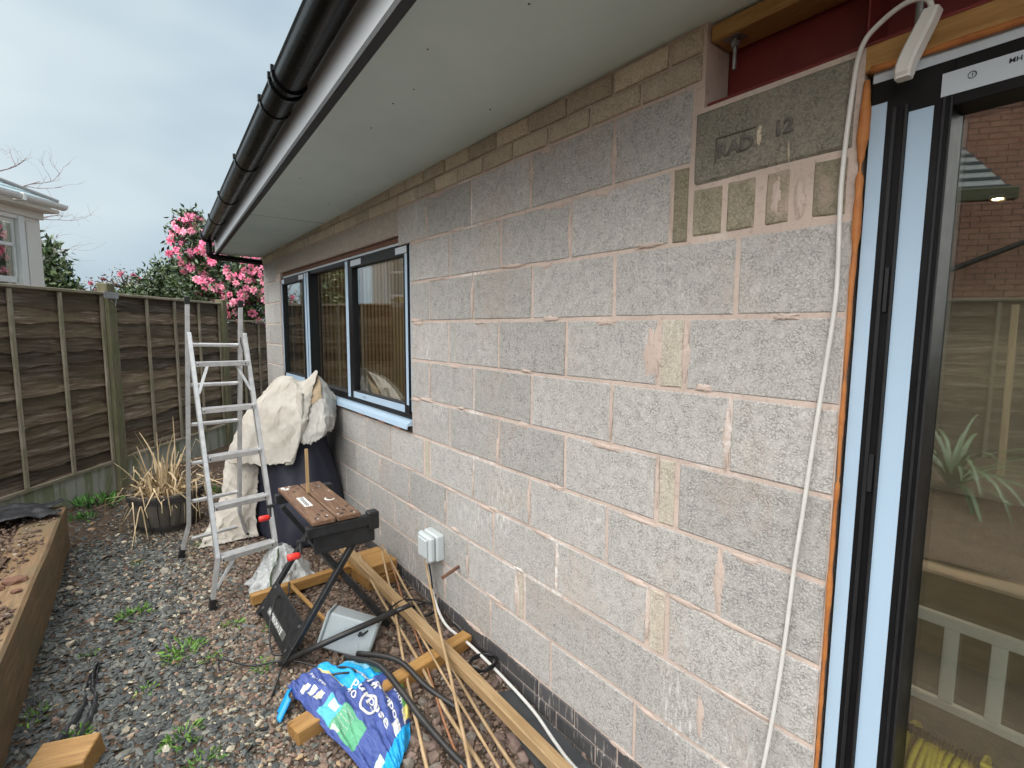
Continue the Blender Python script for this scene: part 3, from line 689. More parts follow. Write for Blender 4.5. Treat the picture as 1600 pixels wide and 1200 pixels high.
rl = empty('cable_reel', (.20, .3, .165), 'yellow cable wound on a reel just inside the glass door', 'cable reel')
m = MB(); 
for q in range(9):
    m.tube([Vector((.075*math.cos(t), -.055+q*.0125+.004*math.sin(t*2+q), .42+.085*math.sin(t))) for t in np.linspace(0, 2*math.pi, 25)], .0065, 6, False)
m.build('wound_cable', M['yellow'], rl, smooth=True)
m = MB(); m.tube([(0, .062, .42), (0, .072, .42)], .105, 20).tube([(0, -.072, .42), (0, -.078, .42)], .105, 20).tube([(0, -.06, .42), (0, .06, .42)], .05, 12); m.build('drum', M['yellow'], rl)
m = MB()
for a in np.linspace(0, 1, 22): m.tube([(-.03+.0*a, .1-.17*a-.0, .535), (-.03, .095-.17*a, .535)], .0125 if int(a*21) % 2 else .010, 8)
m.build('handle_grip', M['cable'], rl)
MB().cbox(-.12, .12, -.14, .14, 0, .30, .01).build('crate_base', M['matblack'], rl)
m = MB(); m.tube(smoothpath([(-.03, -.07, .535), (-.03, -.11, .525), (-.02, -.135, .47), (0, -.14, .40), (.02, -.13, .31)], 5), .007, 7); m.build('loose_end', M['yellow'], rl, smooth=True)

# ------------------------------------------------------------------ services on the wall
sk = empty('outdoor_socket', (0, 2.52, .49), 'grey weatherproof switch box screwed to the block wall', 'socket')
MB().cbox(-.050, .002, -.075, .078, -.075, .075, .008).build('back_box', M['greypvc'], sk)
MB().cbox(-.092, -.052, -.073, .076, -.073, .073, .012).build('hinged_lid', M['greypvc'], sk)
MB().cbox(-.103, -.093, -.05, .05, -.05, .055, .005).build('lid_panel', M['greypvc'], sk)
MB().cbox(-.07, -.03, -.025, .02, -.096, -.074, .004).build('cable_gland', M['greypvc'], sk)
tag(MB().tube([(.02, 2.30, .44), (-.13, 2.24, .435)], .009, 10).build('pipe_stub', M['rust']), 'short rusty pipe stub sticking out of the wall beside the switch box', 'pipe')
wc = [(-.06, 2.545, .40), (-.05, 2.54, .32), (-.055, 2.47, .20), (-.08, 2.30, .135), (-.06, 2.10, .12), (-.045, 1.85, .09), (-.05, 1.6, .068), (-.085, 1.42, .062), (-.105, 1.28, .06), (-.10, 1.0, .05)]
tag(MB().tube(smoothpath(wc, 6), .0075, 8).build('white_cable', M['whitecable'], smooth=True), 'white cable falling from the switch box and trailing along the plinth', 'cable')
hc = [(-.035, .385, 2.335), (-.045, .392, 2.372), (-.04, .43, 2.385), (-.03, .48, 2.37), (-.022, .515, 2.338), (-.014, .531, 2.25), (-.012, .541, 2.05), (-.011, .536, 1.86), (-.011, .537, 1.76), (-.011, .551, 1.58), (-.011, .566, 1.40), (-.011, .577, 1.25), (-.011, .589, 1.10), (-.011, .598, .93), (-.012, .610, .75), (-.014, .632, .52), (-.02, .66, .3), (-.03, .68, .10)]
tag(MB().tube(smoothpath(hc, 6), .0055, 8).build('hanging_cable', M['whitecable'], smooth=True), 'long white cable hanging down the wall beside the glass door', 'cable')
cn = [(-.04, .384, 2.350), (-.045, .392, 2.325), (-.045, .410, 2.285), (-.045, .421, 2.255), (-.043, .424, 2.232)]
m = MB(); A = smoothpath(cn, 4)
Vv = []
for i, p in enumerate(A):
    t = i/(len(A)-1); wy = .0135+.003*math.sin(t*3.1); wx = .019 if t < .9 else .014
    for (a, b) in ((-1, -.7), (-.7, -1), (.7, -1), (1, -.7), (1, .7), (.7, 1), (-.7, 1), (-1, .7)): Vv.append(p+Vector((a*wx, b*wy, 0)))
m.v = Vv; m.f = [(i*8+k, i*8+(k+1) % 8, (i+1)*8+(k+1) % 8, (i+1)*8+k) for i in range(len(A)-1) for k in range(8)]+[tuple(range(8)), tuple((len(A)-1)*8+k for k in range(8))]
tag(m.build('cable_connector', M['whitepvc']), 'white plastic connector dangling in front of the door head', 'connector')

# ------------------------------------------------------------------ fence
fw2 = Vector((math.sin(yaw), math.cos(yaw), 0)); ang = math.atan2(fw2.y, fw2.x)
def fpt(d, l, z=0): return Vector((CAM.x, 0, z)) + fw2*d - Vector((rgt.x, rgt.y, 0))*l
LF = 3.83
def fM(d, l=LF, z=0): return Matrix.Translation(fpt(d, l, z)) @ Matrix.Rotation(ang, 4, 'Z')
posts = [4.93+1.93*k for k in range(-5, 3)]
def board_mesh(L, h, k):
    m = MB(); n = 22
    rows = []
    for i in range(n+1):
        x = L*i/n; lo = -.012+.030*nzv(x*2.3, k)+.016*nzv(x*7, k+4)+.008*nzv(x*19, k+6); wv = .004*nzv(x*3, k+8)
        rows.append([(x, -.017+wv*2, lo), (x, -.009+wv*2, lo+.004), (x, .010, h+.012), (x, .003, h+.014)])
    m.v = [p for r_ in rows for p in r_]
    for i in range(n):
        for j in range(4): m.f.append((i*4+j, i*4+(j+1) % 4, (i+1)*4+(j+1) % 4, (i+1)*4+j))
    m.f += [(0, 1, 2, 3), (n*4, n*4+1, n*4+2, n*4+3)]
    me = bpy.data.meshes.new('board'); me.from_pydata(m.v, [], m.f)
    bm = bmesh.new(); bm.from_mesh(me); bmesh.ops.recalc_face_normals(bm, faces=bm.faces); bm.to_mesh(me); bm.free()
    me.materials.append(M['fencewood']); return me
LP = 1.826
BM = [board_mesh(LP, .118, k*3.7) for k in range(14)]
bat = MB().cbox(0, 1.53, -.016, .016, -.016, 0, .002)
me_bat = None
for i in range(len(posts)-1):
    i += 2
    d0 = posts[i-2]+.052; rank = i-4      # rank 3 = panel ending at the strapped post
    top = 2.02 if i < 8 else 1.80; bot = .435
    lab = {6: 'weathered lap fence panel left of the post with the metal strap', 7: 'weathered lap fence panel behind the barrel planter and ladder', 8: 'short dark lap fence panel below the pink camellia'}.get(i)
    pn = empty('lap_fence', label=lab or 'weathered lap fence panel beside the raised bed seen only in the door glass', cat='fence', group='lap fence panels', M=fM(d0, LF, bot))
    nb = int(round((top-bot-.03)/.1185))
    for q in range(nb):
        o = link('board', BM[(q*5+i*3) % 14], pn, Matrix.Translation((0, random.uniform(-.002, .002), .01+q*.1185)) @ Matrix.Rotation(random.uniform(-.003, .003), 4, 'Y'))
    for xx in (.018, .47, .915, 1.36, 1.808):
        h = top-bot-.03; sp = h*.55
        for (a, b) in ((0, h),):
            mb = MB().cbox(a, b, -.017, .017, -.018, 0, .002)
            mb.build('batten', M['batten'], pn, M=Matrix.Translation((xx+random.uniform(-.008, .008), -.020, 0)) @ Matrix(((0, 1, 0, 0), (0, 0, 1, 0), (1, 0, 0, 0), (0, 0, 0, 1))))
    MB().cbox(0, LP, -.045, .022, 0, .026, .004).build('capping', M['batten'], pn, M=Matrix.Translation((0, 0, top-bot-.024)))
    MB().cbox(0, LP, -.034, -.014, 0, .03, .003).build('bottom_rail', M['batten'], pn, M=Matrix.Translation((0, -.006, -.032)))
    gb = MB().cbox(0, LP, -.025, .025, -.5, -.004, .004).build('gravel_board', M['gboard'], M=fM(d0, LF, .405))
    tag(gb, {6: 'stained concrete board under the fence panel nearest the raised bed', 7: 'green stained concrete board behind the barrel planter', 8: 'concrete board at the foot of the short dark fence panel'}.get(i) or 'concrete board under a fence panel seen only in the door glass', 'gravel board', 'concrete gravel boards')
for i, d in enumerate(posts, 2):
    h = 2.105 if i == 7 else 2.06
    po = empty('fence_post', label={7: 'green tinged timber fence post with a metal strap near its top', 8: 'timber fence post behind the ladder below the camellia', 9: 'last timber fence post behind the corner of the block wall'}.get(i) or 'timber fence post left of the photo, mirrored in the door glass', cat='post', group='timber fence posts', M=fM(d, LF, 0))
    MB().cbox(-.3, h, -.05, .05, -.05, .05, .006).build('shaft', M['post'], po, M=Matrix(((0, 1, 0, 0), (0, 0, 1, -.02), (1, 0, 0, 0), (0, 0, 0, 1))))
    if i == 7:
        MB().cbox(-.10, .075, -.080, -.072, 1.965, 2.025, .001).build('metal_strap', M['zinc'], po)
        MB().tube([(-.03, -.082, 1.95), (.02, -.085, 1.90), (.045, -.08, 1.97)], .003, 5).build('wire_tie', M['zinc'], po)

# ------------------------------------------------------------------ raised bed
def sx(y): return -1.745-.0327*(4.69-y)
bed = empty('raised_bed', (sx(0), 0, 0), 'raised bed edged with a long brown timber sleeper', 'raised bed')
Mi = bed.matrix_world.inverted()
def to_bed(Mx): return Matrix.Translation((-sx(0), 0, 0)) @ Mx
bed.matrix_world = Matrix.Translation((sx(0), 0, 0))
for (ya, yb, z0, z1) in [(-6, 2.14, -.02, .445), (2.145, 4.72, -.0, .45)]:
    m = MB(); L = yb-ya; n = 40; pr = [(0, z0), (0, z1-.012), (-.014, z1), (-.185, z1), (-.2, z1-.014), (-.2, z0)]
    for i in range(n+1):
        x = L*i/n
        for (o, h) in pr: m.v.append((x, -o+.006*nzv(x*1.5, o*9, 2)-.0, h+.005*nzv(x*2, h*4, 5)))
    k = len(pr)
    for i in range(n):
        for j in range(k): m.f.append((i*k+j, i*k+(j+1) % k, (i+1)*k+(j+1) % k, (i+1)*k+j))
    m.f += [tuple(range(k)), tuple(n*k+j for j in range(k))]
    m.build('sleeper', M['sleeper'], bed, M=to_bed(frame((sx(ya), ya, 0), (sx(yb), yb, 0))))
m = MB(); m.cbox(0, .9, -.05, .05, -.1, .42, .008); m.build('end_board', M['sleeper'], bed, M=to_bed(frame((-1.95, 4.66, 0), (-2.75, 4.76, 0))))
m = MB(); ny = 70; nx = 26
for j in range(ny+1):
    y = -6+10.66*j/ny; a = sx(y)-.17; b = fence_x(y)-.0
    for i in range(nx+1):
        t = (i/nx)**1.6; x = a+(b-a)*t
        spill = .03*ss(.18, 0, t)*ss(.0, .3, nzv(y*1.1, 4)+.35)
        m.v.append((x+.12*ss(.1, 0, t)*max(0, nzv(y*1.9, 9)+.15), y, .425+.035*nzv(x*2.2, y*2.2)+.018*nzv(x*8, y*8)+spill+.05*t))
m.f = [(j*(nx+1)+i, j*(nx+1)+i+1, (j+1)*(nx+1)+i+1, (j+1)*(nx+1)+i) for j in range(ny) for i in range(nx)]
m.build('bed_soil', M['soil'], bed, smooth=True, M=to_bed(Matrix.Identity(4)), fixn=False)
# clods and small stones on the bed
n = 2600; y = RNG.uniform(1.6, 4.6, n); a = np.array([sx(t)+.0 for t in y]); x = a-.03-RNG.uniform(0, 1, n)**1.4*.75
P = np.stack([x, y, .452+.0*x+RNG.uniform(-.004, .008, n)], 1); keep = [i for i in range(n) if x[i] > fence_x(y[i])+.05 and (x[i] < a[i]-.18 or nzv(y[i]*1.9, 9)+.1 > (a[i]-x[i]-.02)*-3+.25)]
P = P[keep]; s = RNG.uniform(.005, .013, len(P)); cluster('soil_clods', P, s, pal(len(P), [(.15, .095, .065), (.2, .135, .095), (.11, .07, .05), (.36, .3, .24)], [4, 3, 3, .6]), .65, M['stone'], 'crumbs of brown soil and grit strewn over the raised bed', 'soil', .3)
for (x, y, r_) in ((-1.86, 3.42, .045), (-1.93, 3.36, .038), (-1.84, 3.28, .02)):
    m = MB(); m.v = [(x+r_*v[0]*(1.3+.3*nzv(*v)), y+r_*v[1], .46+r_*.5*v[2]*(1+.4*nzv(v[1]*2, v[0]*2))) for v in IV.tolist()]; m.f = [tuple(f) for f in IF.tolist()]
    o = m.build('stone', M['rust'], smooth=False); tag(o, {.045: 'largest dark red wet stone lying on the sleeper', .038: 'middling dark red stone beside the largest one on the sleeper', .02: 'smallest dark red stone on the sleeper'}[r_], 'stone', 'red stones on the sleeper')
def crumple(name, mat, outline_fn, nu, nv, label, cat, amp=.02, sc=6, thick=.002):
    k = random.uniform(0, 50)
    def fn(u, v):
        p = Vector(outline_fn(u, v)); p.z += amp*(abs(nzv(p.x*sc, p.y*sc, k))*1.5+.4*nzv(p.x*sc*3, p.y*sc*3, k)); return p
    o = MB().grid(fn, nu, nv).build(name, mat, smooth=True, solid=thick, fixn=False); return tag(o, label, cat)
crumple('weed_membrane', M['membrane'], lambda u, v: (-2.45+.66*u+.04*math.sin(v*9), 4.30+.44*v+.10*u*(1-v)+.03*math.sin(u*7), .475+.045*math.sin(u*3.1)*math.sin(v*3.1)), 34, 24, 'black weed membrane bunched on the far end of the raised bed', 'membrane', .035, 7)
crumple('membrane_strip', M['membrane'], lambda u, v: (-1.69+.075*u*(1.2-v)+.16*v+.03*math.sin(v*5)+.012*nzv(v*9, 3), 2.52+.55*v-.03*u, gz(0, 2.7)-.014+.012*math.sin(u*9.4+v*4)), 18, 50, 'torn black membrane strip poking out of the slate chippings', 'membrane', .018, 14)

# ------------------------------------------------------------------ leaves
def leaves(name, P, L, W_, cols, mat, parent, updir=None, bend=.25, seed=0):
    rg = np.random.default_rng(seed); N = len(P)
    d = rg.normal(0, 1, (N, 3)); 
    if updir is not None: d = d*.8+updir
    d /= np.linalg.norm(d, axis=1)[:, None]; a = rg.normal(0, 1, (N, 3)); s_ = np.cross(d, a); s_ /= np.linalg.norm(s_, axis=1)[:, None]; nn = np.cross(d, s_)
    L = np.asarray(L)[:, None]; W_ = np.asarray(W_)[:, None]
    v = np.stack([P, P+d*L*.45+s_*W_*.5+nn*L*bend*.2, P+d*L-nn*L*bend*.3, P+d*L*.45-s_*W_*.5+nn*L*bend*.2], 1)
    me = bpy.data.meshes.new(name); f = (np.array([[0, 1, 2], [0, 2, 3]])[None]+(np.arange(N)*4)[:, None, None]).reshape(-1, 3)
    me.vertices.add(N*4); me.vertices.foreach_set('co', v.reshape(-1).astype(np.float32)); me.loops.add(len(f)*3); me.loops.foreach_set('vertex_index', f.reshape(-1).astype(np.int32))
    me.polygons.add(len(f)); me.polygons.foreach_set('loop_start', np.arange(0, len(f)*3, 3, dtype=np.int32)); me.update(calc_edges=True)
    at = me.color_attributes.new('col', 'FLOAT_COLOR', 'POINT'); cc = np.concatenate([np.repeat(cols, 4, 0), np.ones((N*4, 1))], 1); at.data.foreach_set('color', cc.reshape(-1).astype(np.float32))
    me.materials.append(mat); return link(name, me, parent)
def crown_pts(n, blobs, seed, shell=.55):
    rg = np.random.default_rng(seed); P = []
    w_ = np.array([b[3]*b[4]*b[5] for b in blobs])**.67; w_ /= w_.sum()
    cl = []
    for i in range(n//14):
        b = blobs[rg.choice(len(blobs), p=w_)]; q = rg.normal(0, 1, 3); q /= np.linalg.norm(q); q *= rg.uniform(shell, 1.05)
        c = np.array(b[:3])+q*np.array(b[3:]); cl.append(c); P.append(c+rg.normal(0, .07, (14, 3)))
    return np.concatenate(P), np.array(cl)
def branch(m, p, d, L, r, depth, rg, spread=.6, up=.15):
    pts = [p]; q = Vector(p); dd = Vector(d).normalized(); k = 5
    for i in range(k):
        dd = (dd+Vector(rg.normal(0, .16, 3))+Vector((0, 0, up*.12))).normalized(); q = q+dd*L/k; pts.append(q.copy())
    m.tube(pts, [r*(1-.55*i/k) for i in range(k+1)], 6 if r > .012 else 4, False)
    if depth > 0:
        for c in range(int(rg.integers(2, 5))):
            i = int(rg.integers(2, k+1)); nd = (dd+Vector(rg.normal(0, spread, 3))).normalized()
            branch(m, pts[i], nd, L*rg.uniform(.5, .8), r*.5, depth-1, rg, spread, up)
def shrub(name, label, blobs, n, cols, wts, base, leaf=(.07, .03), seed=1, group=None, cat='shrub', mat='leafcol', trunk=.05):
    e = empty(name, base, label, cat, group); off = np.array(base)
    P, cl = crown_pts(n, blobs, seed); N = len(P); rg = np.random.default_rng(seed+5)
    leaves('crown', P-off, rg.uniform(.7, 1.3, N)*leaf[0], rg.uniform(.7, 1.2, N)*leaf[1], np.clip(np.array(cols)[rg.choice(len(cols), N, p=np.array(wts)/sum(wts))]*(1+rg.normal(0, .2, (N, 1))), .005, .9), M[mat], e, np.array([0, 0, .35]), seed=seed)
    m = MB()
    for b in blobs:
        c = Vector(b[:3])-Vector(base); mid = c*.5+Vector((0, 0, .1)); m.tube(smoothpath([(0, 0, 0), mid, c], 4), [trunk*(1-.07*i) for i in range(9)], 7)
    for i in range(0, len(cl), max(1, len(cl)//60)):
        c = Vector(cl[i])-Vector(base); b = min(blobs, key=lambda t: (Vector(t[:3])-Vector(cl[i])).length); m.tube([Vector(b[:3])-Vector(base), c], [trunk*.3, trunk*.1], 5, False)
    m.build('trunk', M['bark'], e, smooth=True); return e, cl
GREEN = [(.035, .065, .02), (.055, .095, .03), (.09, .13, .05), (.13, .16, .08), (.02, .035, .013)]
camb = [(.12, 9.35, 2.55, .55, .45, .55), (-.33, 9.62, 2.95, .32, .35, .42), (.35, 9.0, 2.15, .5, .4, .45), (-.15, 9.4, 2.15, .5, .4, .35), (.9, 8.9, 2.6, .6, .5, .7), (-.36, 9.7, 3.25, .16, .2, .2)]
cam_, cl = shrub('camellia_bush', 'camellia bush covered in bright pink flowers behind the fence', camb, 13000, GREEN, [4, 4, 2, 1, 3], (.15, 9.5, .1), (.085, .042), 11)
# flower: rings of petals, shared by every bloom
fm = MB()
for (k, rr, hh, n_, w_) in ((0, 1., .05, 7, .62), (1, .72, .30, 6, .55), (2, .42, .45, 5, .42)):
    for i in range(n_):
        a = 2*math.pi*(i+.5*k)/n_; u = Vector((math.cos(a), math.sin(a), 0)); t = Vector((-math.sin(a), math.cos(a), 0)); zz = Vector((0, 0, 1))
        fm.add([u*.06, u*rr*.55+t*w_*.5+zz*hh*.6, u*rr*.98+t*w_*.28+zz*hh*(1.1 if k else .6), u*rr*1.03+zz*hh*(1.2 if k else .5), u*rr*.98-t*w_*.28+zz*hh*(1.1 if k else .6), u*rr*.55-t*w_*.5+zz*hh*.6], [(0, 1, 2, 3), (0, 3, 4, 5)])
fl_me = []
for mt in ('petal', 'petal2'):
    me = bpy.data.meshes.new('flower'); me.from_pydata(fm.v, [], fm.f); me.materials.append(M[mt]); fl_me.append(me)
rg = np.random.default_rng(3); vdir = (CAM-Vector((0, 9.4, 2.5))).normalized(); nf = 0
wts_ = np.array([b_[3]*b_[5] for b_ in camb]); wts_ /= wts_.sum()
while nf < 290:                         # blooms sit on the outside of the crown
    b_ = camb[rg.choice(len(camb), p=wts_)]; d = Vector(rg.normal(0, 1, 3)).normalized()
    if d.dot(vdir) < -.1: continue
    p = Vector((b_[0]+d.x*b_[3]*1.03, b_[1]+d.y*b_[4]*1.05, b_[2]+d.z*b_[5]*1.03))+Vector(rg.normal(0, .03, 3))
    if p.x > .62: continue
    if p.x < -.42 and p.z < 2.5 and rg.random() < .8: continue
    d = (d*.7+vdir*.8+Vector(rg.normal(0, .35, 3))).normalized(); s_ = rg.uniform(.042, .074)
    link('flower', fl_me[0 if rg.random() < .5 else 1], cam_, Matrix.Translation(p-Vector((.15, 9.5, .1))) @ d.to_track_quat('Z', 'Y').to_matrix().to_4x4() @ Matrix.Scale(s_, 4)); nf += 1
shrub('evergreen_bush', 'rounded dark green bush between the camellia and the strapped post', [(-.35, 11.2, 2.35, .7, .5, .55), (-.85, 11.5, 2.1, .5, .4, .38), (-1.25, 11.6, 1.9, .4, .4, .3), (.2, 11.2, 2.2, .6, .5, .6)], 15000, GREEN+[(.16, .19, .11)], [3, 4, 3, 1.5, 2, 1], (-.4, 11.3, .1), (.10, .04), 21)
e3, cl3 = shrub('flowering_shrub', 'distant straggly shrub with a few pink flowers behind the strapped post', [(-1.75, 13.2, 2.35, .6, .4, .3), (-1.2, 13.0, 2.45, .45, .4, .35)], 900, [(.16, .11, .08), (.12, .13, .06), (.2, .13, .11)], [3, 3, 2], (-1.5, 13.1, .1), (.06, .03), 31)
for i in range(0, len(cl3), 4):
    d = (vdir+Vector(rg.normal(0, .6, 3))).normalized(); link('flower', fl_me[0], e3, Matrix.Translation(Vector(cl3[i].tolist())-Vector((-1.5, 13.1, .1))) @ d.to_track_quat('Z', 'Y').to_matrix().to_4x4() @ Matrix.Scale(.055, 4))
shrub('laurel_bush', 'glossy green laurel at the right corner of the white house', [(-2.22, 12.0, 2.55, .22, .25, .6), (-2.08, 11.9, 2.25, .25, .25, .35), (-2.6, 12.2, 2.6, .4, .3, .6)], 3600, GREEN+[(.2, .24, .12)], [2, 3, 3, 2, 2, 1], (-2.3, 12.1, .1), (.13, .05), 41)
m = MB(); rg2 = np.random.default_rng(12)
for (p, d, L, r_, dp) in [((-3.6, 18.4, 4.2), (.75, -.35, .25), 1.3, .026, 3), ((-3.6, 18.4, 4.8), (.7, -.4, .45), 1.1, .022, 3), ((-3.6, 18.5, 5.5), (.6, -.3, .45), .8, .018, 3), ((-3.6, 18.4, 3.9), (.8, -.4, -.02), 1.3, .022, 3), ((-3.7, 18.4, 3.6), (.8, -.3, -.2), 1.2, .022, 2)]:
    branch(m, Vector(p), d, L, r_, dp, rg2, .55, .1)
bt = empty('bare_tree', (-3.7, 18.5, 0), 'bare leafless tree with purple grey twigs behind the white house', 'tree')
m2 = MB(); m2.tube(smoothpath([(0, 0, 0), (.03, 0, 2), (.05, -.05, 4), (.1, -.1, 6.2)], 4), [.16-.01*i for i in range(13)], 9); m2.build('trunk', M['bark'], bt, smooth=True)
m.v = [(a+3.7, b-18.5, c) for a, b, c in m.v]; m.build('twigs', M['twig'], bt, fixn=False)

# ------------------------------------------------------------------ white neighbouring house
HL = 5.72; HM = Matrix.Translation(fpt(6.45, HL)) @ Matrix.Rotation(ang, 4, 'Z')   # local x along the fence, y away from us; origin at its right corner
wh = empty('white_house', label='cream painted house with sash windows and a grey slate roof', cat='house', M=HM)
def hp(name, *a, mat='whitewall', c=.006, par=None): return MB().cbox(*a, c).build(name, M[mat], par or wh)
hp('wall', -4.2, -1.44, 0, .12, 0, 3.06); hp('wall', -.22, 0, 0, .12, 0, 3.06); hp('wall', -1.44, -.22, 0, .12, 0, .9); hp('wall', -1.44, -.22, 0, .12, 3.0, 3.06); hp('wall', -.12, 0, .12, 3.5, 0, 3.0); hp('wall', -4.2, -.12, 3.4, 3.5, 0, 3.0)
hp('pilaster', -.205, -.025, -.022, 0, .3, 2.93, mat='whitewall', c=.008); hp('frieze', -4.2, .02, -.04, 0, 2.975, 3.06, mat='whitewall')
MB().cbox(-4.3, .06, -.2, .1, 3.06, 3.10, .004).build('eaves_board', M['whitewall'], wh)
gp2 = MB()
for xx in (-4.3, .07):
    for a in np.linspace(math.pi, 2*math.pi, 9): gp2.v.append((xx, -.24+.06*math.cos(a), 3.16+.06*math.sin(a)))
gp2.f = [(i, i+1, 9+i+1, 9+i) for i in range(8)]+[tuple(range(9)), tuple(range(9, 18))]; gp2.build('gutter', M['whitegloss'], wh, solid=.006)
for xx in (-.5, -2.2): MB().cbox(xx-.02, xx+.02, -.31, -.18, 3.09, 3.17, .004).build('gutter_bracket', M['whitegloss'], wh)
ra = [(-4.5, -.26, 3.16), (-.02, -.26, 3.16), (-1.5, 1.75, 4.05), (-4.5, 1.75, 4.05), (-.02, 3.8, 3.16)]
m = MB(); m.v = ra+[(a, b, c-.05) for a, b, c in ra]; m.f = [(0, 1, 2, 3), (1, 4, 2), (5, 6, 7, 8), (6, 9, 7), (0, 1, 6, 5), (1, 4, 9, 6), (2, 3, 8, 7), (0, 3, 8, 5), (4, 2, 7, 9)]
roof = m.build('roof', M['slateroof'], wh)
up_ = (Vector(ra[3])-Vector(ra[0])); up_n = up_.normalized()
for r_ in range(11):                     # slates on the slope that faces us, cut back to the hip
    t0 = r_/11; y = -.26+2.01*t0; z = 3.16+.89*t0; xe = -.02-1.48*t0; x = -3.2-(r_ % 2)*.14
    while x < xe-.05:
        x1 = min(x+.275, xe-.01); mm = MB(); dy = .2; dz = .088
        mm.add([(x, y-.01, z+.012), (x1, y-.01, z+.012), (x1, y+dy, z+dz+.006), (x, y+dy, z+dz+.006), (x, y-.01, z+.004), (x1, y-.01, z+.004)], [(0, 1, 2, 3), (0, 4, 5, 1), (1, 5, 2), (0, 3, 4)]); mm.build('slate', M['slateroof'], roof, fixn=False); x += .28
MB().tube([(-.02, -.26, 3.18), (-1.5, 1.75, 4.08)], .03, 7).build('hip_roll', M['hiproll'], roof)
w1 = empty('window'); w1.parent = wh
def wp(name, x0, x1, y0, y1, z0, z1, mat='whitegloss'): return MB().cbox(x0, x1, y0, y1, z0, z1, .004).build(name, M[mat], w1)
wp('frame', -1.44, -1.36, -.02, .10, .9, 3.0); wp('frame', -.30, -.22, -.02, .10, .9, 3.0); wp('frame', -1.36, -.30, -.015, .10, 2.93, 3.0); wp('sill', -1.48, -.18, -.07, .06, .86, .93)
for (za, zb, yy) in ((2.89, 2.93, .03), (2.615, 2.655, .03), (2.20, 2.27, .03), (1.7, 1.74, .05), (.93, 1.02, .05)): wp('glazing_rail', -1.36, -.30, yy, yy+.04, za, zb)
for xx in (-1.35, -.83, -.32): wp('glazing_bar', xx-.014, xx+.014, .03, .07, 1.0, 2.9)
MB().box(-1.36, -.30, .055, .06, .95, 2.88).build('pane', M['houseglass'], w1)
for xx in (-1.27, -.48): MB().grid(lambda u, v, xx=xx: Vector((xx+.16*u, .15+.02*math.sin(u*20), 1+1.9*v)), 20, 2).build('curtain', M['cream'], w1, smooth=True)
MB().box(-4.2, -.12, 1.6, 1.65, .1, 3.0).build('room_back', M['plaster'], wh)

# ------------------------------------------------------------------ brick house behind the camera, mirrored in the door
BL_ = 6.2; BMx = Matrix.Translation(fpt(1.6, BL_)) @ Matrix.Rotation(ang, 4, 'Z')
bh = empty('brick_house', label='red brick house with a slate lean to mirrored in the glass door', cat='house', M=BMx)
MB().box(-9.5, 0, .006, .3, 0, 5.6).build('wall', M['limemortar'], bh)
m = MB(); zz = 1.5; q = 0
while zz < 5.5:
    x = -7.5-(q % 2)*.1125
    while x < -.05:
        e_ = random.uniform(-.003, .003); m.box(x+.005, min(x+.22, 0)-.0, -.004+e_, .02, zz+.005, zz+.07); x += .225
    zz += .075; q += 1
o = m.build('bricks', M['redbrick'], bh); o['kind'] = 'stuff'
MB().cbox(-9.6, .1, -.25, .5, 5.6, 5.75, .01).build('eaves', M['whitegloss'], bh)
lr = [(-3.65, -1.05, 3.35), (.3, -1.05, 3.35), (.3, 0, 4.45), (-3.3, 0, 4.45)]
m = MB(); m.v = lr+[(a, b, c-.05) for a, b, c in lr]; m.f = [(0, 1, 2, 3), (4, 5, 6, 7), (0, 1, 5, 4), (0, 3, 7, 4), (1, 2, 6, 5)]; m.build('lean_to_roof', M['darkslate'], bh)
for r_ in range(9): MB().box(-3.65+.35*r_/9, .3, -1.06+r_*.117, -1.04+r_*.117, 3.35+r_*.122, 3.385+r_*.122).build('slate_course', M['hiproll'], bh)
MB().cbox(-3.7, .3, -1.15, -1.052, 3.2, 3.34, .01).build('gutter', M['post'], bh); MB().box(-2.9, .25, -.95, -.9, 0, 3.3).build('lean_to_wall', M['redbrick'], bh)
MB().tube([(-2.95, -.1, 2.25), (-4.9, -.1, 3.1)], .035, 8).build('waste_pipe', M['hoop'], bh)

# ------------------------------------------------------------------ ladder
ld = empty('step_ladder', (-1.0, 3.7, .1), 'open aluminium step ladder standing on the gravel', 'ladder'); LO = Vector((-1.0, 3.7, .1))
def bar(name, a, b, w_, h_, mat='alu', par=None, side=(1, 0, 0), c=.002):
    a = Vector(a)-LO; b = Vector(b)-LO; L = (b-a).length
    return MB().cbox(0, L, -w_/2, w_/2, -h_/2, h_/2, c).build(name, M[mat], par or ld, M=frame(a, b, side))
FLt, FLr, FLf = Vector((-1.035, 3.765, 1.666)), Vector((-1.001, 3.314, .376)), Vector((-1.042, 3.296, .125))
FRt, FRr, FRf = Vector((-.715, 3.835, 1.660)), Vector((-.678, 3.372, .376)), Vector((-.645, 3.35, .125))
BLt, BLr, BLf = Vector((-1.010, 4.02, 1.857)), Vector((-1.069, 4.118, .343)), Vector((-1.12, 4.13, .15))
BRt, BRr, BRf = Vector((-.690, 4.06, 1.847)), Vector((-.745, 4.175, .343)), Vector((-.70, 4.20, .15))
for (t, r_, f_) in ((FLt, FLr, FLf), (FRt, FRr, FRf), (BLt, BLr, BLf), (BRt, BRr, BRf)):
    bar('stile', r_, t, .050, .024); bar('foot_section', f_, r_+(r_-f_)*.06, .046, .022)
    d = (r_-f_).normalized(); bar('rubber_foot', f_-d*.028, f_+d*.03, .056, .032, 'cable')
for t in (BLt, BRt): bar('end_cap', t-Vector((0, 0, .005)), t+Vector((0, 0, .045)), .052, .030, 'cable')
def tread(tl, tr, rl, rr, k, n, name, dz=0):
    t = k/n; a = rl.lerp(tl, t); b = rr.lerp(tr, t)
    return a, b
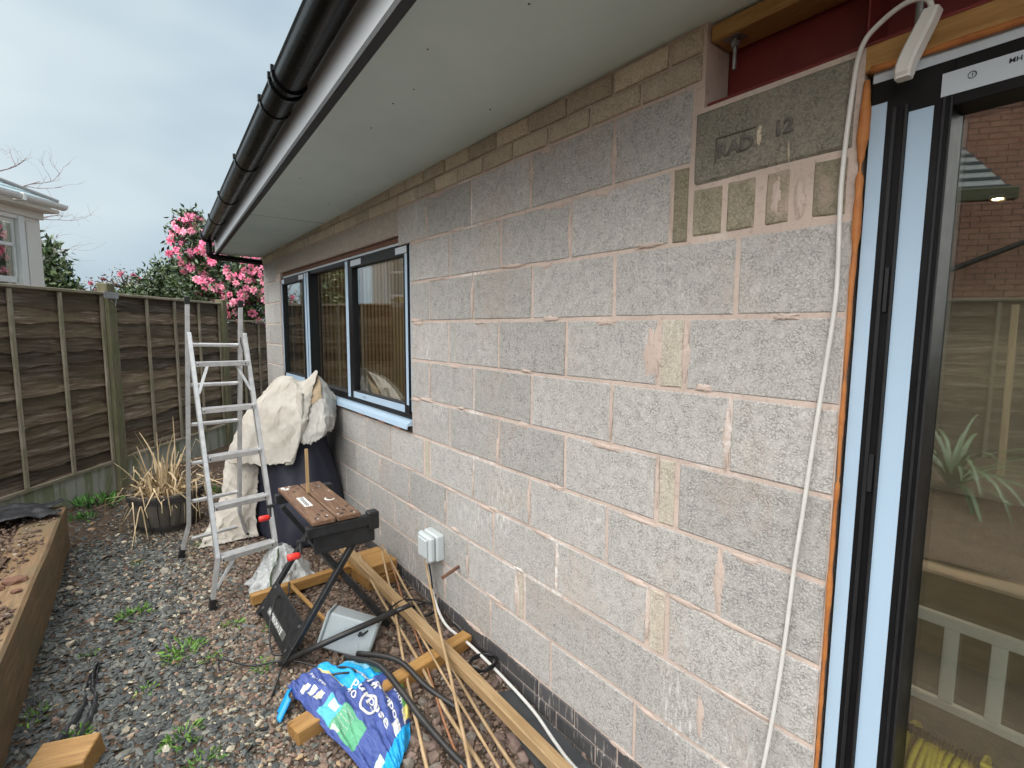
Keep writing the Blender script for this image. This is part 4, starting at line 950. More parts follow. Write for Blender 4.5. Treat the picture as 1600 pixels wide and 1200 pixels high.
for k in range(5):
    a, b = tread(FLt, FRt, FLr, FRr, k, 4.68, 'tread'); a = a+Vector((.012, 0, 0)); b = b-Vector((.012, 0, 0))
    bar('tread', a, b, .075, .030, side=(0, 0, 1)); 
    for p in (a+Vector((.012, -.039, 0)), b+Vector((-.012, -.039, 0))): 
        q = p-LO; MB().tube([q, q+Vector((0, -.006, 0))], .005, 6).build('rivet', M['hoop'], ld)
for k in range(6):
    t = -.07+k/5.6; a = BLr.lerp(BLt, t)+Vector((.012, 0, 0)); b = BRr.lerp(BRt, t)-Vector((.012, 0, 0)); bar('rung', a, b, .026, .026, side=(0, 0, 1), c=.008)
a, b = tread(FLt, FRt, FLr, FRr, 4, 4.68, ''); A_ = FLr.lerp(FLt, .72); B_ = FRr.lerp(FRt, .72)
bar('brace', A_+Vector((.01, -.02, 0)), a+Vector((.075, -.02, -.01)), .006, .018); bar('brace', B_+Vector((-.01, -.02, 0)), b+Vector((-.075, -.02, -.01)), .006, .018)
bar('brace', FLf.lerp(FLr, .35)+Vector((.01, -.02, 0)), FLr+Vector((.085, -.01, -.01)), .006, .018)
for (a, b) in ((FLt, BLt), (FRt, BRt)): bar('hinge', a+Vector((0, 0, -.12)), b.lerp(a, .1)+Vector((0, .16, -.16)), .04, .008, 'hoop')

# ------------------------------------------------------------------ barrel planter
bp = empty('barrel_planter', (-1.15, 4.84, .13), 'half barrel planter full of dry straw coloured leaves', 'planter')
ns = 20
for i in range(ns):
    a0 = 2*math.pi*i/ns+.012; a1 = 2*math.pi*(i+1)/ns-.012; m = MB(); zs = [0, .08, .16, .24, .30]
    for z in zs:
        rr = .185+.065*math.sin(z/.30*1.5); 
        for (a, q) in ((a0, 0), ((a0+a1)/2, .003), (a1, 0)): m.v.append(((rr+q)*math.cos(a), (rr+q)*math.sin(a), z))
        for a in (a1, a0): m.v.append(((rr-.022)*math.cos(a), (rr-.022)*math.sin(a), z))
    for j in range(4):
        for k in range(5): m.f.append((j*5+k, j*5+(k+1) % 5, (j+1)*5+(k+1) % 5, (j+1)*5+k))
    m.f += [(0, 1, 2, 3, 4), (20, 21, 22, 23, 24)]; m.build('stave', M['terracotta'], bp)
for (z0, z1) in ((.245, .285), (.03, .06)):
    m = MB()
    for z in (z0, z1):
        rr = .193+.065*math.sin(z/.30*1.5)
        for i in range(40): m.v.append((rr*math.cos(2*math.pi*i/40), rr*math.sin(2*math.pi*i/40), z))
    m.f = [(i, (i+1) % 40, 40+(i+1) % 40, 40+i) for i in range(40)]; m.build('hoop', M['hoop'], bp, solid=.003)
MB().tube([(0, 0, .2), (0, 0, .265)], .222, 24).build('planter_soil', M['soil'], bp)
rg = np.random.default_rng(9)
for i in range(170):
    a = rg.uniform(0, 2*math.pi); up = rg.random() < .16; r0 = rg.uniform(0, .17); L = rg.uniform(.28, .60); u = Vector((math.cos(a), math.sin(a), 0)); wd = rg.uniform(.004, .010)
    p = u*r0+Vector((0, 0, .26)); el = rg.uniform(1.25, 1.6) if up else rg.uniform(.15, 1.3); pts = []; n = 8; az = a+rg.normal(0, .8); bk = rg.uniform(.15, .8); kink = rg.uniform(.8, 2.4)
    for j in range(n+1):
        pts.append(p.copy()); t = j/n
        if not up and t <= bk < t+1/n: el -= kink; az += rg.normal(0, .7)
        el = max(el-rg.uniform(-.03, .12), -1.45); az += rg.normal(0, .12); p = p+Vector((math.cos(az)*math.cos(el), math.sin(az)*math.cos(el), math.sin(el)))*L/n
        rr_ = math.hypot(p.x, p.y)
        if rr_ < .235: p.z = max(p.z, .27)
        p.z = max(p.z, .0)
    t_ = Vector((-math.sin(a), math.cos(a), 0))*wd; m = MB()
    for j, q in enumerate(pts): ww = 1-.75*(j/n)**2; m.v += [q-t_*ww, q+t_*ww+Vector((0, 0, .002))]
    m.f = [(2*j, 2*j+1, 2*j+3, 2*j+2) for j in range(n)]; m.build('leaf', M['dryleaf'], bp, smooth=True, fixn=False)

# ------------------------------------------------------------------ covered barbecue and dust sheets
def drape(name, c, fn, nu, nv, mat, a0=-180, a1=180, parent=None, thick=.003):
    """fn(theta, s) -> radius, height, measured round the upright axis at c; theta 0 faces the camera, + is to the right"""
    def f(u, v):
        th = R(a0+(a1-a0)*u); r_, z = fn(th, v); return Vector((c[0]+r_*math.sin(th), c[1]-r_*math.cos(th), z))
    return MB().grid(f, nu, nv, a1-a0 == 360).build(name, mat, parent, smooth=True, solid=thick, fixn=False)
def sq(th, ax, ay, p=4): return 1/((abs(math.sin(th))/ax)**p+(abs(math.cos(th))/ay)**p)**(1/p)
def f_cover(th, s):
    z = 1.10-.03*(s/.25)**2 if s < .25 else 1.07-.95*((s-.25)/.75)
    k = 1-min(1, max(0, (z-.12)/.95))                      # 0 at the hood, 1 at the hem
    ax = (.215 if th > 0 else .165)+.13*k**.8; front = .20+.14*ss(0, .45, k)+.20*ss(.3, 1, k); ay = front if abs(th) < math.pi/2 else .30
    r_ = sq(th, ax, ay, 2.3)*(min(1, s/.25)**.8 if s < .25 else 1)
    fold = .020*k*math.sin(8*th+2*math.sin(3*th))+.03*nzv(math.sin(th)*2.5, math.cos(th)*2.5, z*2)+.012*nzv(math.sin(th)*7, math.cos(th)*7, z*5)
    return r_+fold*min(1, s*4), max(z, .118+.012*math.sin(5*th))
bq = drape('barbecue_cover', (-.325, 4.31), f_cover, 110, 46, M['navy']); tag(bq, 'navy blue cover over a barbecue standing against the wall', 'barbecue cover')
def cr1(a, b, c, d, t): return .5*((2*b)+(c-a)*t+(2*a-5*b+4*c-d)*t*t+(3*b-a-3*c+d)*t**3)
def crv(P, t):
    n = len(P)-1; x = min(max(t, 0), 1)*n; i = min(int(x), n-1); return cr1(P[max(i-1, 0)], P[i], P[i+1], P[min(i+2, n)], x-i)
def cloth(name, rows, nu, nv, mat, parent=None, org=(0, 0, 0), amp=.016, sc=7, k=0, thick=.004, hem=.0, dirv=(.25, -.9, .35), push=0.):
    """a sheet through rows of points, with creases pushed out along dirv"""
    RW = [[Vector(p) for p in r_] for r_ in rows]; dv = Vector(dirv).normalized(); org = Vector(org)
    def f(u, v):
        p = crv([crv(r_, u) for r_ in RW], v); q = p*sc
        rid = (1-abs(noise.noise(Vector((q.x+k, q.y, q.z*.55)))))**3*1.2+(1-abs(noise.noise(Vector((q.x*2.3+q.z*.9, q.y*2+k, q.z*1.6)))))**4*.7
        p = p+dv*(push+amp*(rid+.8*noise.noise(q*.5+Vector((k, 3, 1)))+.25*noise.noise(q*4)))
        if v > .9: p.z += hem*nzv(u*14, k)*(v-.9)*10
        if v < .04 or v > .96 or u < .04 or u > .96: p += Vector((nzv(u*30, v*30, k), 0, nzv(u*30, v*30, k+5)))*.008
        return p-org
    return MB().grid(f, nu, nv).build(name, mat, parent, smooth=True, solid=thick, fixn=False)
DO = (-.45, 4.15, .12)
ds = empty('dust_sheet', DO, 'crumpled cream cotton dust sheet thrown over the barbecue cover', 'dust sheet')
cloth('main_drape', [[(-.409, 5.113, .667), (-.312, 5.047, .725), (-.228, 4.929, .794), (-.145, 4.751, .871), (-.094, 4.596, .945)],
 [(-.460, 4.767, 1.094), (-.367, 4.713, 1.218), (-.292, 4.596, 1.246), (-.217, 4.474, 1.225), (-.147, 4.368, 1.299)],
 [(-.533, 4.512, 1.133), (-.420, 4.403, 1.239), (-.355, 4.277, 1.237), (-.292, 4.176, 1.213), (-.197, 4.157, 1.324)],
 [(-.631, 4.509, 1.029), (-.535, 4.289, 1.055), (-.432, 4.137, 1.066), (-.360, 4.029, 1.049), (-.286, 4.041, 1.089)],
 [(-.721, 4.493, .868), (-.615, 4.261, .870), (-.496, 4.085, .886), (-.411, 3.980, .870), (-.352, 3.991, .909)],
 [(-.800, 4.531, .650), (-.688, 4.276, .661), (-.564, 4.072, .686), (-.467, 3.953, .720), (-.410, 3.972, .809)]], 90, 96, M['cream'], ds, DO, .022, 5.5, 3, hem=.03, push=.05)
cloth('hanging_fold', [[(-.763, 4.583, .66), (-.682, 4.435, .68), (-.620, 4.327, .69), (-.594, 4.271, .62)], [(-.842, 4.50, .380), (-.757, 4.40, .397), (-.669, 4.28, .417), (-.629, 4.22, .375)],
 [(-.945, 4.36, .20), (-.845, 4.30, .215), (-.735, 4.25, .24), (-.635, 4.2, .22)], [(-1.02, 4.20, .13), (-.894, 4.19, .13), (-.761, 4.20, .13), (-.640, 4.19, .13)]], 60, 70, M['cream'], ds, DO, .030, 6, 12, hem=.0)
cloth('front_fold', [[(-.335, 4.09, 1.215), (-.315, 4.03, 1.22), (-.28, 4.07, 1.20)], [(-.375, 4.0, 1.04), (-.345, 3.945, 1.05), (-.312, 4.0, 1.05)], [(-.425, 3.945, .88), (-.385, 3.895, .88), (-.355, 3.95, .89)], [(-.475, 3.915, .715), (-.43, 3.88, .73), (-.405, 3.93, .79)]], 24, 60, M['cream'], ds, DO, .008, 9, 5)
cloth('collar_fold', [[(-.285, 4.18, 1.208), (-.222, 4.15, 1.285), (-.164, 4.13, 1.335)], [(-.288, 4.10, 1.166), (-.232, 4.05, 1.215), (-.165, 4.04, 1.262)], [(-.281, 4.05, 1.120), (-.235, 3.995, 1.137), (-.175, 4.0, 1.17)]], 26, 26, m_plain('tan_lining', (.40, .29, .18), (.5, .40, .28), 8, .9, .2, 20), ds, DO, .010, 9, 8)  # inner side of the collar, a darker tan than the sheet
ps = cloth('plastic_sheet', [[(-.245, 4.20, 1.203), (-.165, 4.15, 1.325), (-.105, 4.12, 1.262), (-.035, 4.14, 1.147)], [(-.315, 4.06, 1.081), (-.231, 3.99, 1.106), (-.148, 3.96, 1.079), (-.07, 4.04, 1.024)],
 [(-.357, 3.97, .941), (-.272, 3.90, .960), (-.172, 3.885, .984), (-.128, 3.95, .922)], [(-.362, 3.93, .854), (-.309, 3.875, .854), (-.217, 3.875, .903), (-.150, 3.93, .932)]], 60, 60, M['film2'], None, (0, 0, 0), .024, 6, 4, .002, .02)
tag(ps, 'dusty crumpled polythene sheet on the wall side of the barbecue', 'plastic sheet')

# ------------------------------------------------------------------ folding workbench
wb = empty('folding_workbench', (-.58, 2.76, .1), 'folding workbench with two worn brown boards on black crossed legs', 'workbench'); WO = Vector((-.58, 2.76, .1))
def wbar(name, a, b, w_, h_, mat='benchsteel', side=(0, 0, 1), c=.003, par=None): 
    a = Vector(a)-WO; b = Vector(b)-WO; return MB().cbox(0, (b-a).length, -w_/2, w_/2, -h_/2, h_/2, c).build(name, M[mat], par or wb, M=frame(a, b, side))
ZT = .803
holes = [(.06, .3), (.06, .7), (.13, .5), (.2, .22), (.8, .5), (.87, .25), (.93, .7), (.95, .3)]
def jaw(x0, x1):
    b = wbar('jaw_board', ((x0+x1)/2, 2.43, ZT-.013), ((x0+x1)/2, 3.085, ZT-.013), x1-x0, .024, 'benchtop', c=.004); L = .655; wd = x1-x0
    for (u, v) in holes:
        q = Vector((u*L, (v-.5)*wd, 0)); MB().tube([q+Vector((0, 0, .0121)), q+Vector((0, 0, .0126))], .0095, 12).build('dog_hole', M['matblack'], b)
    return b
jl = jaw(-.712, -.602); jr = jaw(-.592, -.478)
def splat(par, cx, cy, rx, ry, k, n=20):
    m = MB(); m.v = [(cx, cy, .0128)]+[(cx+rx*(1+.6*nzv(math.cos(2*math.pi*i/n)*2, math.sin(2*math.pi*i/n)*2, k))*math.cos(2*math.pi*i/n), cy+ry*(1+.6*nzv(math.cos(2*math.pi*i/n)*2, math.sin(2*math.pi*i/n)*2, k))*math.sin(2*math.pi*i/n), .0128) for i in range(n)]
    m.f = [(0, 1+i, 1+(i+1) % n) for i in range(n)]; return m.build('paint_splash', M['paint'], par)
for (u, v, a, b) in [(.62, .036, .02, .012), (.60, .016, .012, .009), (.585, .028, .008, .014), (.635, .0, .008, .006), (.05, -.03, .006, .004), (.03, .02, .004, .006)]: splat(jl, u, v, a, b, u*40+v)
lb = MB().box(.235, .405, -.018, .022, .0122, .0130).build('worn_label', M['paint'], jl)
put_text('label_print', 'Workmate', .036, M['benchsteel'], jl, lambda u, v: Vector((.400-u, .012-v, .0134)), .0004, .95)
arc = MB(); arc.tube([Vector((.30+.028*math.cos(t), .0+.022*math.sin(t), .0135)) for t in np.linspace(.6, 4.3, 14)], [.002+.005*math.sin(math.pi*i/13) for i in range(14)], 6); arc.v = [(a, b, .0125+(c-.0125)*.15) for a, b, c in arc.v]; arc.build('painted_mark', M['paint'], jr)
for (u, v) in ((.5, .03), (.55, -.02), (.44, -.04), (.12, .02), (.04, .045), (.02, -.03)): splat(jr, u, v, .005, .004, u*70)
for (yy, xr) in ((2.45, -.385), (3.05, -.42)):
    MB().cbox(-.735+.58, xr+.58, yy-2.76-.022, yy-2.76+.022, .622, .674, .004).build('jaw_support', M['benchsteel'], wb)
    MB().cbox(xr+.58-.055, xr+.58+.0, yy-2.76-.028, yy-2.76+.028, .60, .69, .006).build('support_cap', M['matblack'], wb)
    hx = -.765+.58; yv = yy-2.76
    MB().tube([(-.74+.58, yv, .615), (-.78+.58, yv, .615)], .010, 8).tube([(-.765+.58, yv, .615), (-.77+.58, yv-.02, .56)], .008, 8).build('vise_crank', M['matblack'], wb)
    MB().tube([(-.772+.58, yv-.02, .56), (-.785+.58, yv-.022, .56), (-.822+.58, yv-.024, .56), (-.828+.58, yv-.024, .56)], [.011, .016, .0165, .013], 12).build('vise_handle', M['redplastic'], wb, smooth=True)
MB().cbox(-.70+.58, -.40+.58, -.31, -.295, .53, .62, .004).build('front_apron', M['benchsteel'], wb)
for yy in (2.49, 3.03):
    wbar('leg', (-.848, yy, .115), (-.43, yy, .73), .026, .034, side=(0, 1, 0)); wbar('leg', (-.315, yy+.03, .115), (-.70, yy+.03, .70), .026, .034, side=(0, 1, 0))
    for (a, b) in (((-.848, yy, .115), (-.80, yy, .185)), ((-.315, yy+.03, .115), (-.35, yy+.03, .168))): wbar('rubber_foot', a, b, .034, .042, 'cable', (0, 1, 0))
wbar('stretcher', (-.325, 2.52, .14), (-.325, 3.06, .14), .03, .03); wbar('stretcher', (-.56, 2.52, .48), (-.56, 3.06, .48), .03, .03)
st = MB().cbox(0, .54, -.004, .004, -.085, .085, .002).build('step_plate', M['benchsteel'], wb, M=frame(Vector((-.795, 2.49, .21))-WO, Vector((-.795, 3.03, .21))-WO, (.56, 0, .83)))
MB().cbox(.11, .44, .0042, .0052, -.052, -.018, .0003).build('step_label', M['zinc'], st)
put_text('step_lettering', 'WORKMATE', .034, M['paint'], st, lambda u, v: Vector((.425-u*1.28, .0056, -.047+v)), .0006, 1.1)
for p in ((.03, .06), (.03, -.06), (.51, .06), (.51, -.06)): MB().tube([(p[0], .004, p[1]), (p[0], .008, p[1])], .008, 8).build('bolt', M['zinc'], st)
tag(MB().cbox(0, .245, -.009, .009, -.004, .004, .002).build('paint_stick', M['palewood'], M=frame((-.598, 2.90, .799), (-.594, 2.92, 1.05), (0, 1, 0))), 'thin wooden stick standing upright between the workbench boards', 'stick')

# ------------------------------------------------------------------ timbers, canes, pipes
def timber(name, p0, p1, w_, h_, mat, label, group=None, roll=0, c=.004, cat='timber'):
    Mx = frame(p0, p1) @ Matrix.Rotation(R(roll), 4, 'X'); L = (Vector(p1)-Vector(p0)).length
    m = MB(); n = 10
    o = MB().cbox(0, L, -w_/2, w_/2, -h_/2, h_/2, c).build(name, M[mat], M=Mx); return tag(o, label, cat, group)
timber('timber_batten', (-.86, 3.19, .135), (-.22, 3.22, .15), .05, .06, 'newwood', 'orange brown timber lying behind the workbench under the clear bag')
timber('timber_batten', (-.56, 2.06, .095), (-.03, 2.16, .11), .07, .065, 'newwood', 'short timber lying crosswise beneath the long beam near the compost bag')
timber('timber_beam', (-.265, 3.36, .25), (-.185, 1.15, .105), .048, .05, 'palewood', 'long pale timber beam running along the foot of the wall')
timber('timber_offcut', (-.92, 2.06, .07), (-.66, 2.12, .075), .09, .085, 'newwood', 'timber offcut poking out under the blue compost bag')
timber('timber_block', (-.27, 3.10, .20), (-.05, 3.12, .20), .26, .07, 'newwood', 'upper of two stacked timber blocks against the wall', c=.005)
timber('timber_block', (-.255, 3.08, .125), (-.04, 3.10, .125), .25, .07, 'newwood', 'lower of two stacked timber blocks against the wall', c=.005)
timber('timber_offcut', (-1.72, 2.44, .085), (-1.545, 2.36, .10), .13, .11, 'newwood', 'orange timber offcut at the bottom left corner beside the sleeper', roll=9)
timber('timber_lath', (-.66, 3.17, .19), (-.56, 2.74, .10), .022, .012, 'newwood', 'thin timber lath leaning from the back timber under the workbench', cat='lath', c=.002)
def cane(p0, p1, r_, label, mat='cane'):
    p0 = Vector(p0); p1 = Vector(p1); L = (p1-p0).length; m = MB(); P = []; rr = []; n = 40; k = random.uniform(0, 9)
    for i in range(n+1):
        t = i/n; P.append((L*t, .010*nzv(t*3, k)*L, .012*nzv(t*2.5, k+5)*L-.012*math.sin(math.pi*t)*L)); nd = 1.16 if i % 7 == 3 else 1
        rr.append(r_*(1-.25*t)*nd)
    m.tube(P, rr, 8); return tag(m.build('bamboo_cane', M[mat], smooth=True, M=frame(p0, p1)), label, 'cane')
cane((-.30, 1.36, .06), (-.07, 3.16, .27), .0078, 'bamboo cane whose upper end leans on the stacked timber blocks, rightmost at the bottom')
cane((-.60, 1.45, .04), (-.12, 3.02, .30), .0080, 'bamboo cane that slants furthest left at the bottom of the photo')
cane((-.40, 1.40, .055), (-.24, 3.14, .26), .0090, 'thick pale bamboo cane crossing the middle of the bundle')
cane((-.47, 1.42, .06), (-.03, 2.62, .40), .0082, 'bamboo cane propped against the wall below the switch box')
cane((-.45, 1.52, .055), (-.10, 2.95, .24), .0055, 'thin reddish brown cane in the middle of the bundle', 'canered')
cane((-.36, 1.33, .05), (-.22, 2.45, .19), .0065, 'short bamboo cane lying beside the long beam')
tag(MB().tube([(-.87, 2.495, .125), (-.62, 2.40, .215), (-.34, 2.34, .28)], .0145, 12).tube([(-.36, 2.345, .276), (-.27, 2.325, .297)], .0125, 10).build('iron_bar', M['pipe'], smooth=True), 'black bar resting across the workbench foot and the grey box', 'bar')
tag(MB().tube(smoothpath([(-.60, 2.36, .12), (-.52, 2.16, .165), (-.50, 1.95, .15), (-.48, 1.75, .11), (-.42, 1.5, .05), (-.33, 1.28, .045)], 6), .0135, 10).build('black_hose', M['pipe'], smooth=True), 'longer black hose lying over the compost bag towards the camera', 'hose')
tag(MB().tube(smoothpath([(-.55, 2.33, .14), (-.44, 2.12, .175), (-.38, 1.94, .12), (-.30, 1.78, .07)], 6), .0125, 10).build('black_hose', M['pipe'], smooth=True), 'shorter black hose ending among the canes', 'hose')

# grey enclosure lying on its side
gb_ = empty('grey_enclosure', (-.50, 2.535, .12), 'grey plastic enclosure box tipped over in front of the workbench', 'box')
gb_.rotation_euler = (R(-16), R(17), R(-37)); gb_.location = (-.525, 2.50, .158)
MB().cbox(-.115, .135, -.075, .075, -.085, .085, .009).build('box_body', M['boxgrey'], gb_); MB().cbox(-.130, -.116, -.08, .08, -.09, .09, .005).build('box_lid', M['boxgrey'], gb_)
for (a, b) in ((.06, -.03), (-.03, .03), (.02, .0)): MB().tube([(a, -.0755, b), (a, -.078, b)], .012, 14).build('knockout', M['boxgrey'], gb_)
MB().tube([(.06, -.075, .03), (.06, -.10, .03)], .009, 10).build('cable_gland', M['cable'], gb_)
def loop(c, r_, n, k, j=.02): return [(c[0]+r_*(1+.1*nzv(i*.7, k))*math.cos(i*2*math.pi/12)+.0*i, c[1]+r_*.8*(1+.1*nzv(i*.5, k+3))*math.sin(i*2*math.pi/12), c[2]+.004*(i/12)+.008*nzv(i*.9, k+6)) for i in range(n)]
cabs = [([(-1.10, 2.62, gz(0, 2.6)+.01), (-1.08, 2.70, gz(0, 2.6)+.012), (-.98, 2.56, gz(0, 2.5)+.015), (-.88, 2.50, .14), (-.80, 2.46, .13), (-.72, 2.36, .12), (-.64, 2.30, .11), (-.56, 2.33, .13)], 'black cable looping left from the workbench foot'),
        ([(-.66, 3.14, .20), (-.70, 3.02, .17), (-.79, 2.86, .27), (-.86, 2.70, .22), (-.88, 2.58, .14), (-.82, 2.52, .14), (-.74, 2.44, .12)], 'black cable tied round the lath and over the step plate'),
        ([(-.86, 2.47, .13), (-.92, 2.36, .10), (-.99, 2.25, .07), (-1.0, 2.12, .06), (-.93, 2.07, .055), (-.90, 2.14, .06), (-.93, 2.00, .05)], 'black cable curling down to the blue tip of the compost bag'),
        ([(-.51, 2.38, .19), (-.40, 2.42, .21), (-.24, 2.52, .22), (-.12, 2.50, .19), (-.06, 2.44, .15), (-.04, 2.3, .12)], 'black cable running from the grey box to the wall'),
        (loop((-.10, 2.52, .12), .085, 26, 2)+[(-.05, 2.50, .25), (-.055, 2.53, .40)], 'black cable coiled below the switch box'),
        (loop((-.075, 1.95, .10), .07, 50, 5)+[(-.03, 2.1, .11), (-.03, 2.3, .12)], 'coil of black cable beside the long beam next to the plinth'),
        ([(-.72, 2.36, .12), (-.77, 2.28, .13), (-.70, 2.20, .17), (-.62, 2.17, .165), (-.66, 2.23, .17), (-.74, 2.30, .13), (-.80, 2.22, .12)], 'thin black cable tangled at the top of the compost bag')]
for p, l in cabs: tag(MB().tube(smoothpath(p, 6), .0048, 7).build('black_cable', M['cable'], smooth=True), l, 'cable')
m = MB(); sp_ = [(-.12, 1.80, .046), (-.025, 1.76, .05), (-.04, 1.22, .038), (-.20, 1.18, .034), (-.21, 1.40, .036)]; k = len(sp_); m.v = sp_+[(a, b, c+.012) for a, b, c in sp_]; m.f = [tuple(range(k)), tuple(range(k, 2*k))]+[(i, (i+1) % k, k+(i+1) % k, k+i) for i in range(k)]
tag(m.build('slate_sheet', M['felt']), 'dark slate offcut lying between the long beam and the plinth', 'slate sheet')

# ------------------------------------------------------------------ compost bag
CG = [[(-.885, 2.275, .16), (-.838, 2.085, .125), (-.770, 1.87, .055), (-.725, 1.60, .045)],
      [(-.80, 2.30, .17), (-.74, 2.12, .15), (-.69, 1.91, .095), (-.655, 1.66, .07)],
      [(-.70, 2.33, .13), (-.62, 2.18, .145), (-.57, 1.97, .11), (-.60, 1.72, .075)],
      [(-.56, 2.31, .10), (-.49, 2.20, .12), (-.45, 2.02, .10), (-.53, 1.80, .05)]]
CGV = [[Vector(p) for p in r_] for r_ in CG]
def bagS(u, v, lift=0.):
    p = crv([crv(r_, u) for r_ in CGV], v); k = 6
    p.z += .014*nzv(u*9, v*9)+.018*(1-abs(nzv(u*5+v*7, v*3)))**3+.007*(1-abs(nzv(u*11-v*6, v*9+3)))**4+.004*nzv(u*22, v*22)-.008+.02*math.exp(-((v-.58-.1*u)/.06)**2)*(1-u)+lift
    e = min(v, 1-v, u, 1-u); p.z -= .02*max(0, 1-e/.06); p.z = max(p.z, gz(p.x, p.y)+.003); return p
def m_bag():
    b = NB('printed_compost_bag'); at = b.n('ShaderNodeAttribute', attribute_name='UVMap'); sp = b.n('ShaderNodeSeparateXYZ', {'Vector': at.outputs['Vector']}); u, v = sp.outputs[0], sp.outputs[1]
    wv = b.n('ShaderNodeMath', {0: v, 1: b.math('MULTIPLY', b.noise(at.outputs['Vector'], 5, 2), .12)}, operation='ADD').outputs[0]
    col = b.mix(b.noise(at.outputs['Vector'], 3, 2), (.03, .06, .24), (.085, .13, .40))
    def rect(u0, u1, v0, v1, vv=v):
        g = lambda x, e: b.math('GREATER_THAN', x, e); l = lambda x, e: b.math('LESS_THAN', x, e)
        return b.math('MULTIPLY', b.math('MULTIPLY', g(u, u0), l(u, u1)), b.math('MULTIPLY', g(vv, v0), l(vv, v1)))
    def put(c, u0, u1, v0, v1, vv=v):
        nonlocal col; col = b.mix(rect(u0, u1, v0, v1, vv), col, c)
    put((.75, .62, .22), -1, .34, .525, .57, wv); put((.01, .38, .82), -1, .46, .56, 2, wv); put((.22, .55, .75), .10, .34, .86, 1.0, wv); put((.16, .40, .22), .2, .42, .93, 1.01, wv)
    put((.10, .50, .70), .36, .50, .06, .30); put((.12, .42, .24), .48, .70, .06, .36); put((.55, .78, .55), .50, .56, .06, .12); put((.62, .78, .80), .39, .46, .20, .29)
    put((.75, .73, .6), .15, .19, .10, .22); put((.7, .72, .66), .21, .25, .12, .24); put((.75, .70, .5), .27, .31, .14, .26)
    put((.74, .76, .74), .84, .90, .05, .16); put((.55, .78, .55), .84, .90, .17, .30); put((.72, .74, .72), .80, .88, .62, .74)
    put((.12, .36, .10), .62, .82, .86, 2); put((.70, .60, .18), .78, .86, .83, 2); put((.01, .38, .82), .88, 2, -1, 2)
    b.bump(b.noise(at.outputs['Vector'], 18, 5, .65, 1.5), .5, .02); return b.done(col, .3, 0, .5)
M['bag'] = m_bag()
cb = empty('compost_bag', (-.65, 2.0, .05), 'blue printed compost bag lying crumpled over a timber offcut', 'bag'); CO = Vector((-.65, 2.0, .05))
m = MB(); nu, nv = 90, 66; m.grid(lambda u, v: bagS(u, v)-CO, nu, nv)
me = bpy.data.meshes.new('bag_body'); me.from_pydata([tuple(p) for p in m.v], [], m.f); uv = me.uv_layers.new(name='UVMap')
for lp in me.loops: i = lp.vertex_index; uv.data[lp.index].uv = ((i % (nu+1))/nu, (i//(nu+1))/nv)
me.polygons.foreach_set('use_smooth', [True]*len(me.polygons)); me.materials.append(M['bag']); link('bag_body', me, cb, None, .004)
def bt_(body, u0, v0, su, sz, bold=.0): put_text('bag_lettering', body, sz, M['paint'], cb, lambda a, c: bagS(u0+a*su, v0+c*su*.9, .0055)-CO, bold)
bt_('multi', .30, .66, 1.0, .13, .002); bt_('purpose', .40, .54, 1.0, .12, .002); bt_('compost', .52, .70, 1.0, .10, .002); bt_('with the', .62, .83, 1.0, .08, .001); bt_('40', .40, .45, 1.0, .09, .001); bt_('litres', .585, .505, 1.0, .035); bt_('Peat free', .10, .30, 1.0, .05)
for q in range(6): bt_('growing mix', .50, .13+.035*q, .8, .024)
m = MB(); A = [bagS(.60+.062*math.cos(t), .52+.085*math.sin(t), .006)-CO for t in np.linspace(0, 2*math.pi, 30)]; m.tube(A, .0055, 6, False); m.build('bag_badge', M['whitepvc'], cb)
m = MB(); m.grid(lambda u, v: Vector((-.885-.055*u+.012*math.sin(v*6), 2.27-.075*v-.035*u, .135-.06*u+.02*math.sin(v*3.1)))-CO, 12, 12); bt2 = m.build('bag_tip', m_plain('bag_blue', (.01, .33, .75), (.01, .28, .66), 9, .3, .3, 30), cb, smooth=True, solid=.004, fixn=False)

# clear bag behind the workbench
pb = empty('clear_bag', (-.64, 3.36, .11), 'clear crumpled plastic bag slumped at the foot of the ladder', 'plastic bag')
def f_bag(th, s):
    rr = (.02+.135*s**.8)*(1+.35*max(0, math.sin(th-.2))**2+.15*ss(-.2, -1.2, th)); return rr+.03*nzv(math.sin(th)*4, math.cos(th)*4, s*4)*s*2+.012*nzv(th*9, s*9), .245*(1-s**1.1)+.03*nzv(th*3, s*4, 5)*s+.004
drape('bag_skin', (-.02, .0), f_bag, 70, 30, M['film'], -180, 180, pb, .002)
m = MB(); m.grid(lambda u, v: Vector((-.03-.075*v-.02*u+.01*math.sin(v*8), -.045-.04*u-.07*v, .25-.22*v)), 6, 16); m.build('green_print', m_plain('green_print', (.02, .14, .06), (.3, .35, .2), 40, .35), pb, smooth=True, solid=.002, fixn=False)
m = MB(); m.grid(lambda u, v: Vector((.05+.17*u, -.03-.05*v+.03*math.sin(u*5), .10-.07*u+.02*math.sin(v*4+u*6)-.04*v)), 22, 14); m.build('loose_flap', M['film'], pb, smooth=True, solid=.002, fixn=False)

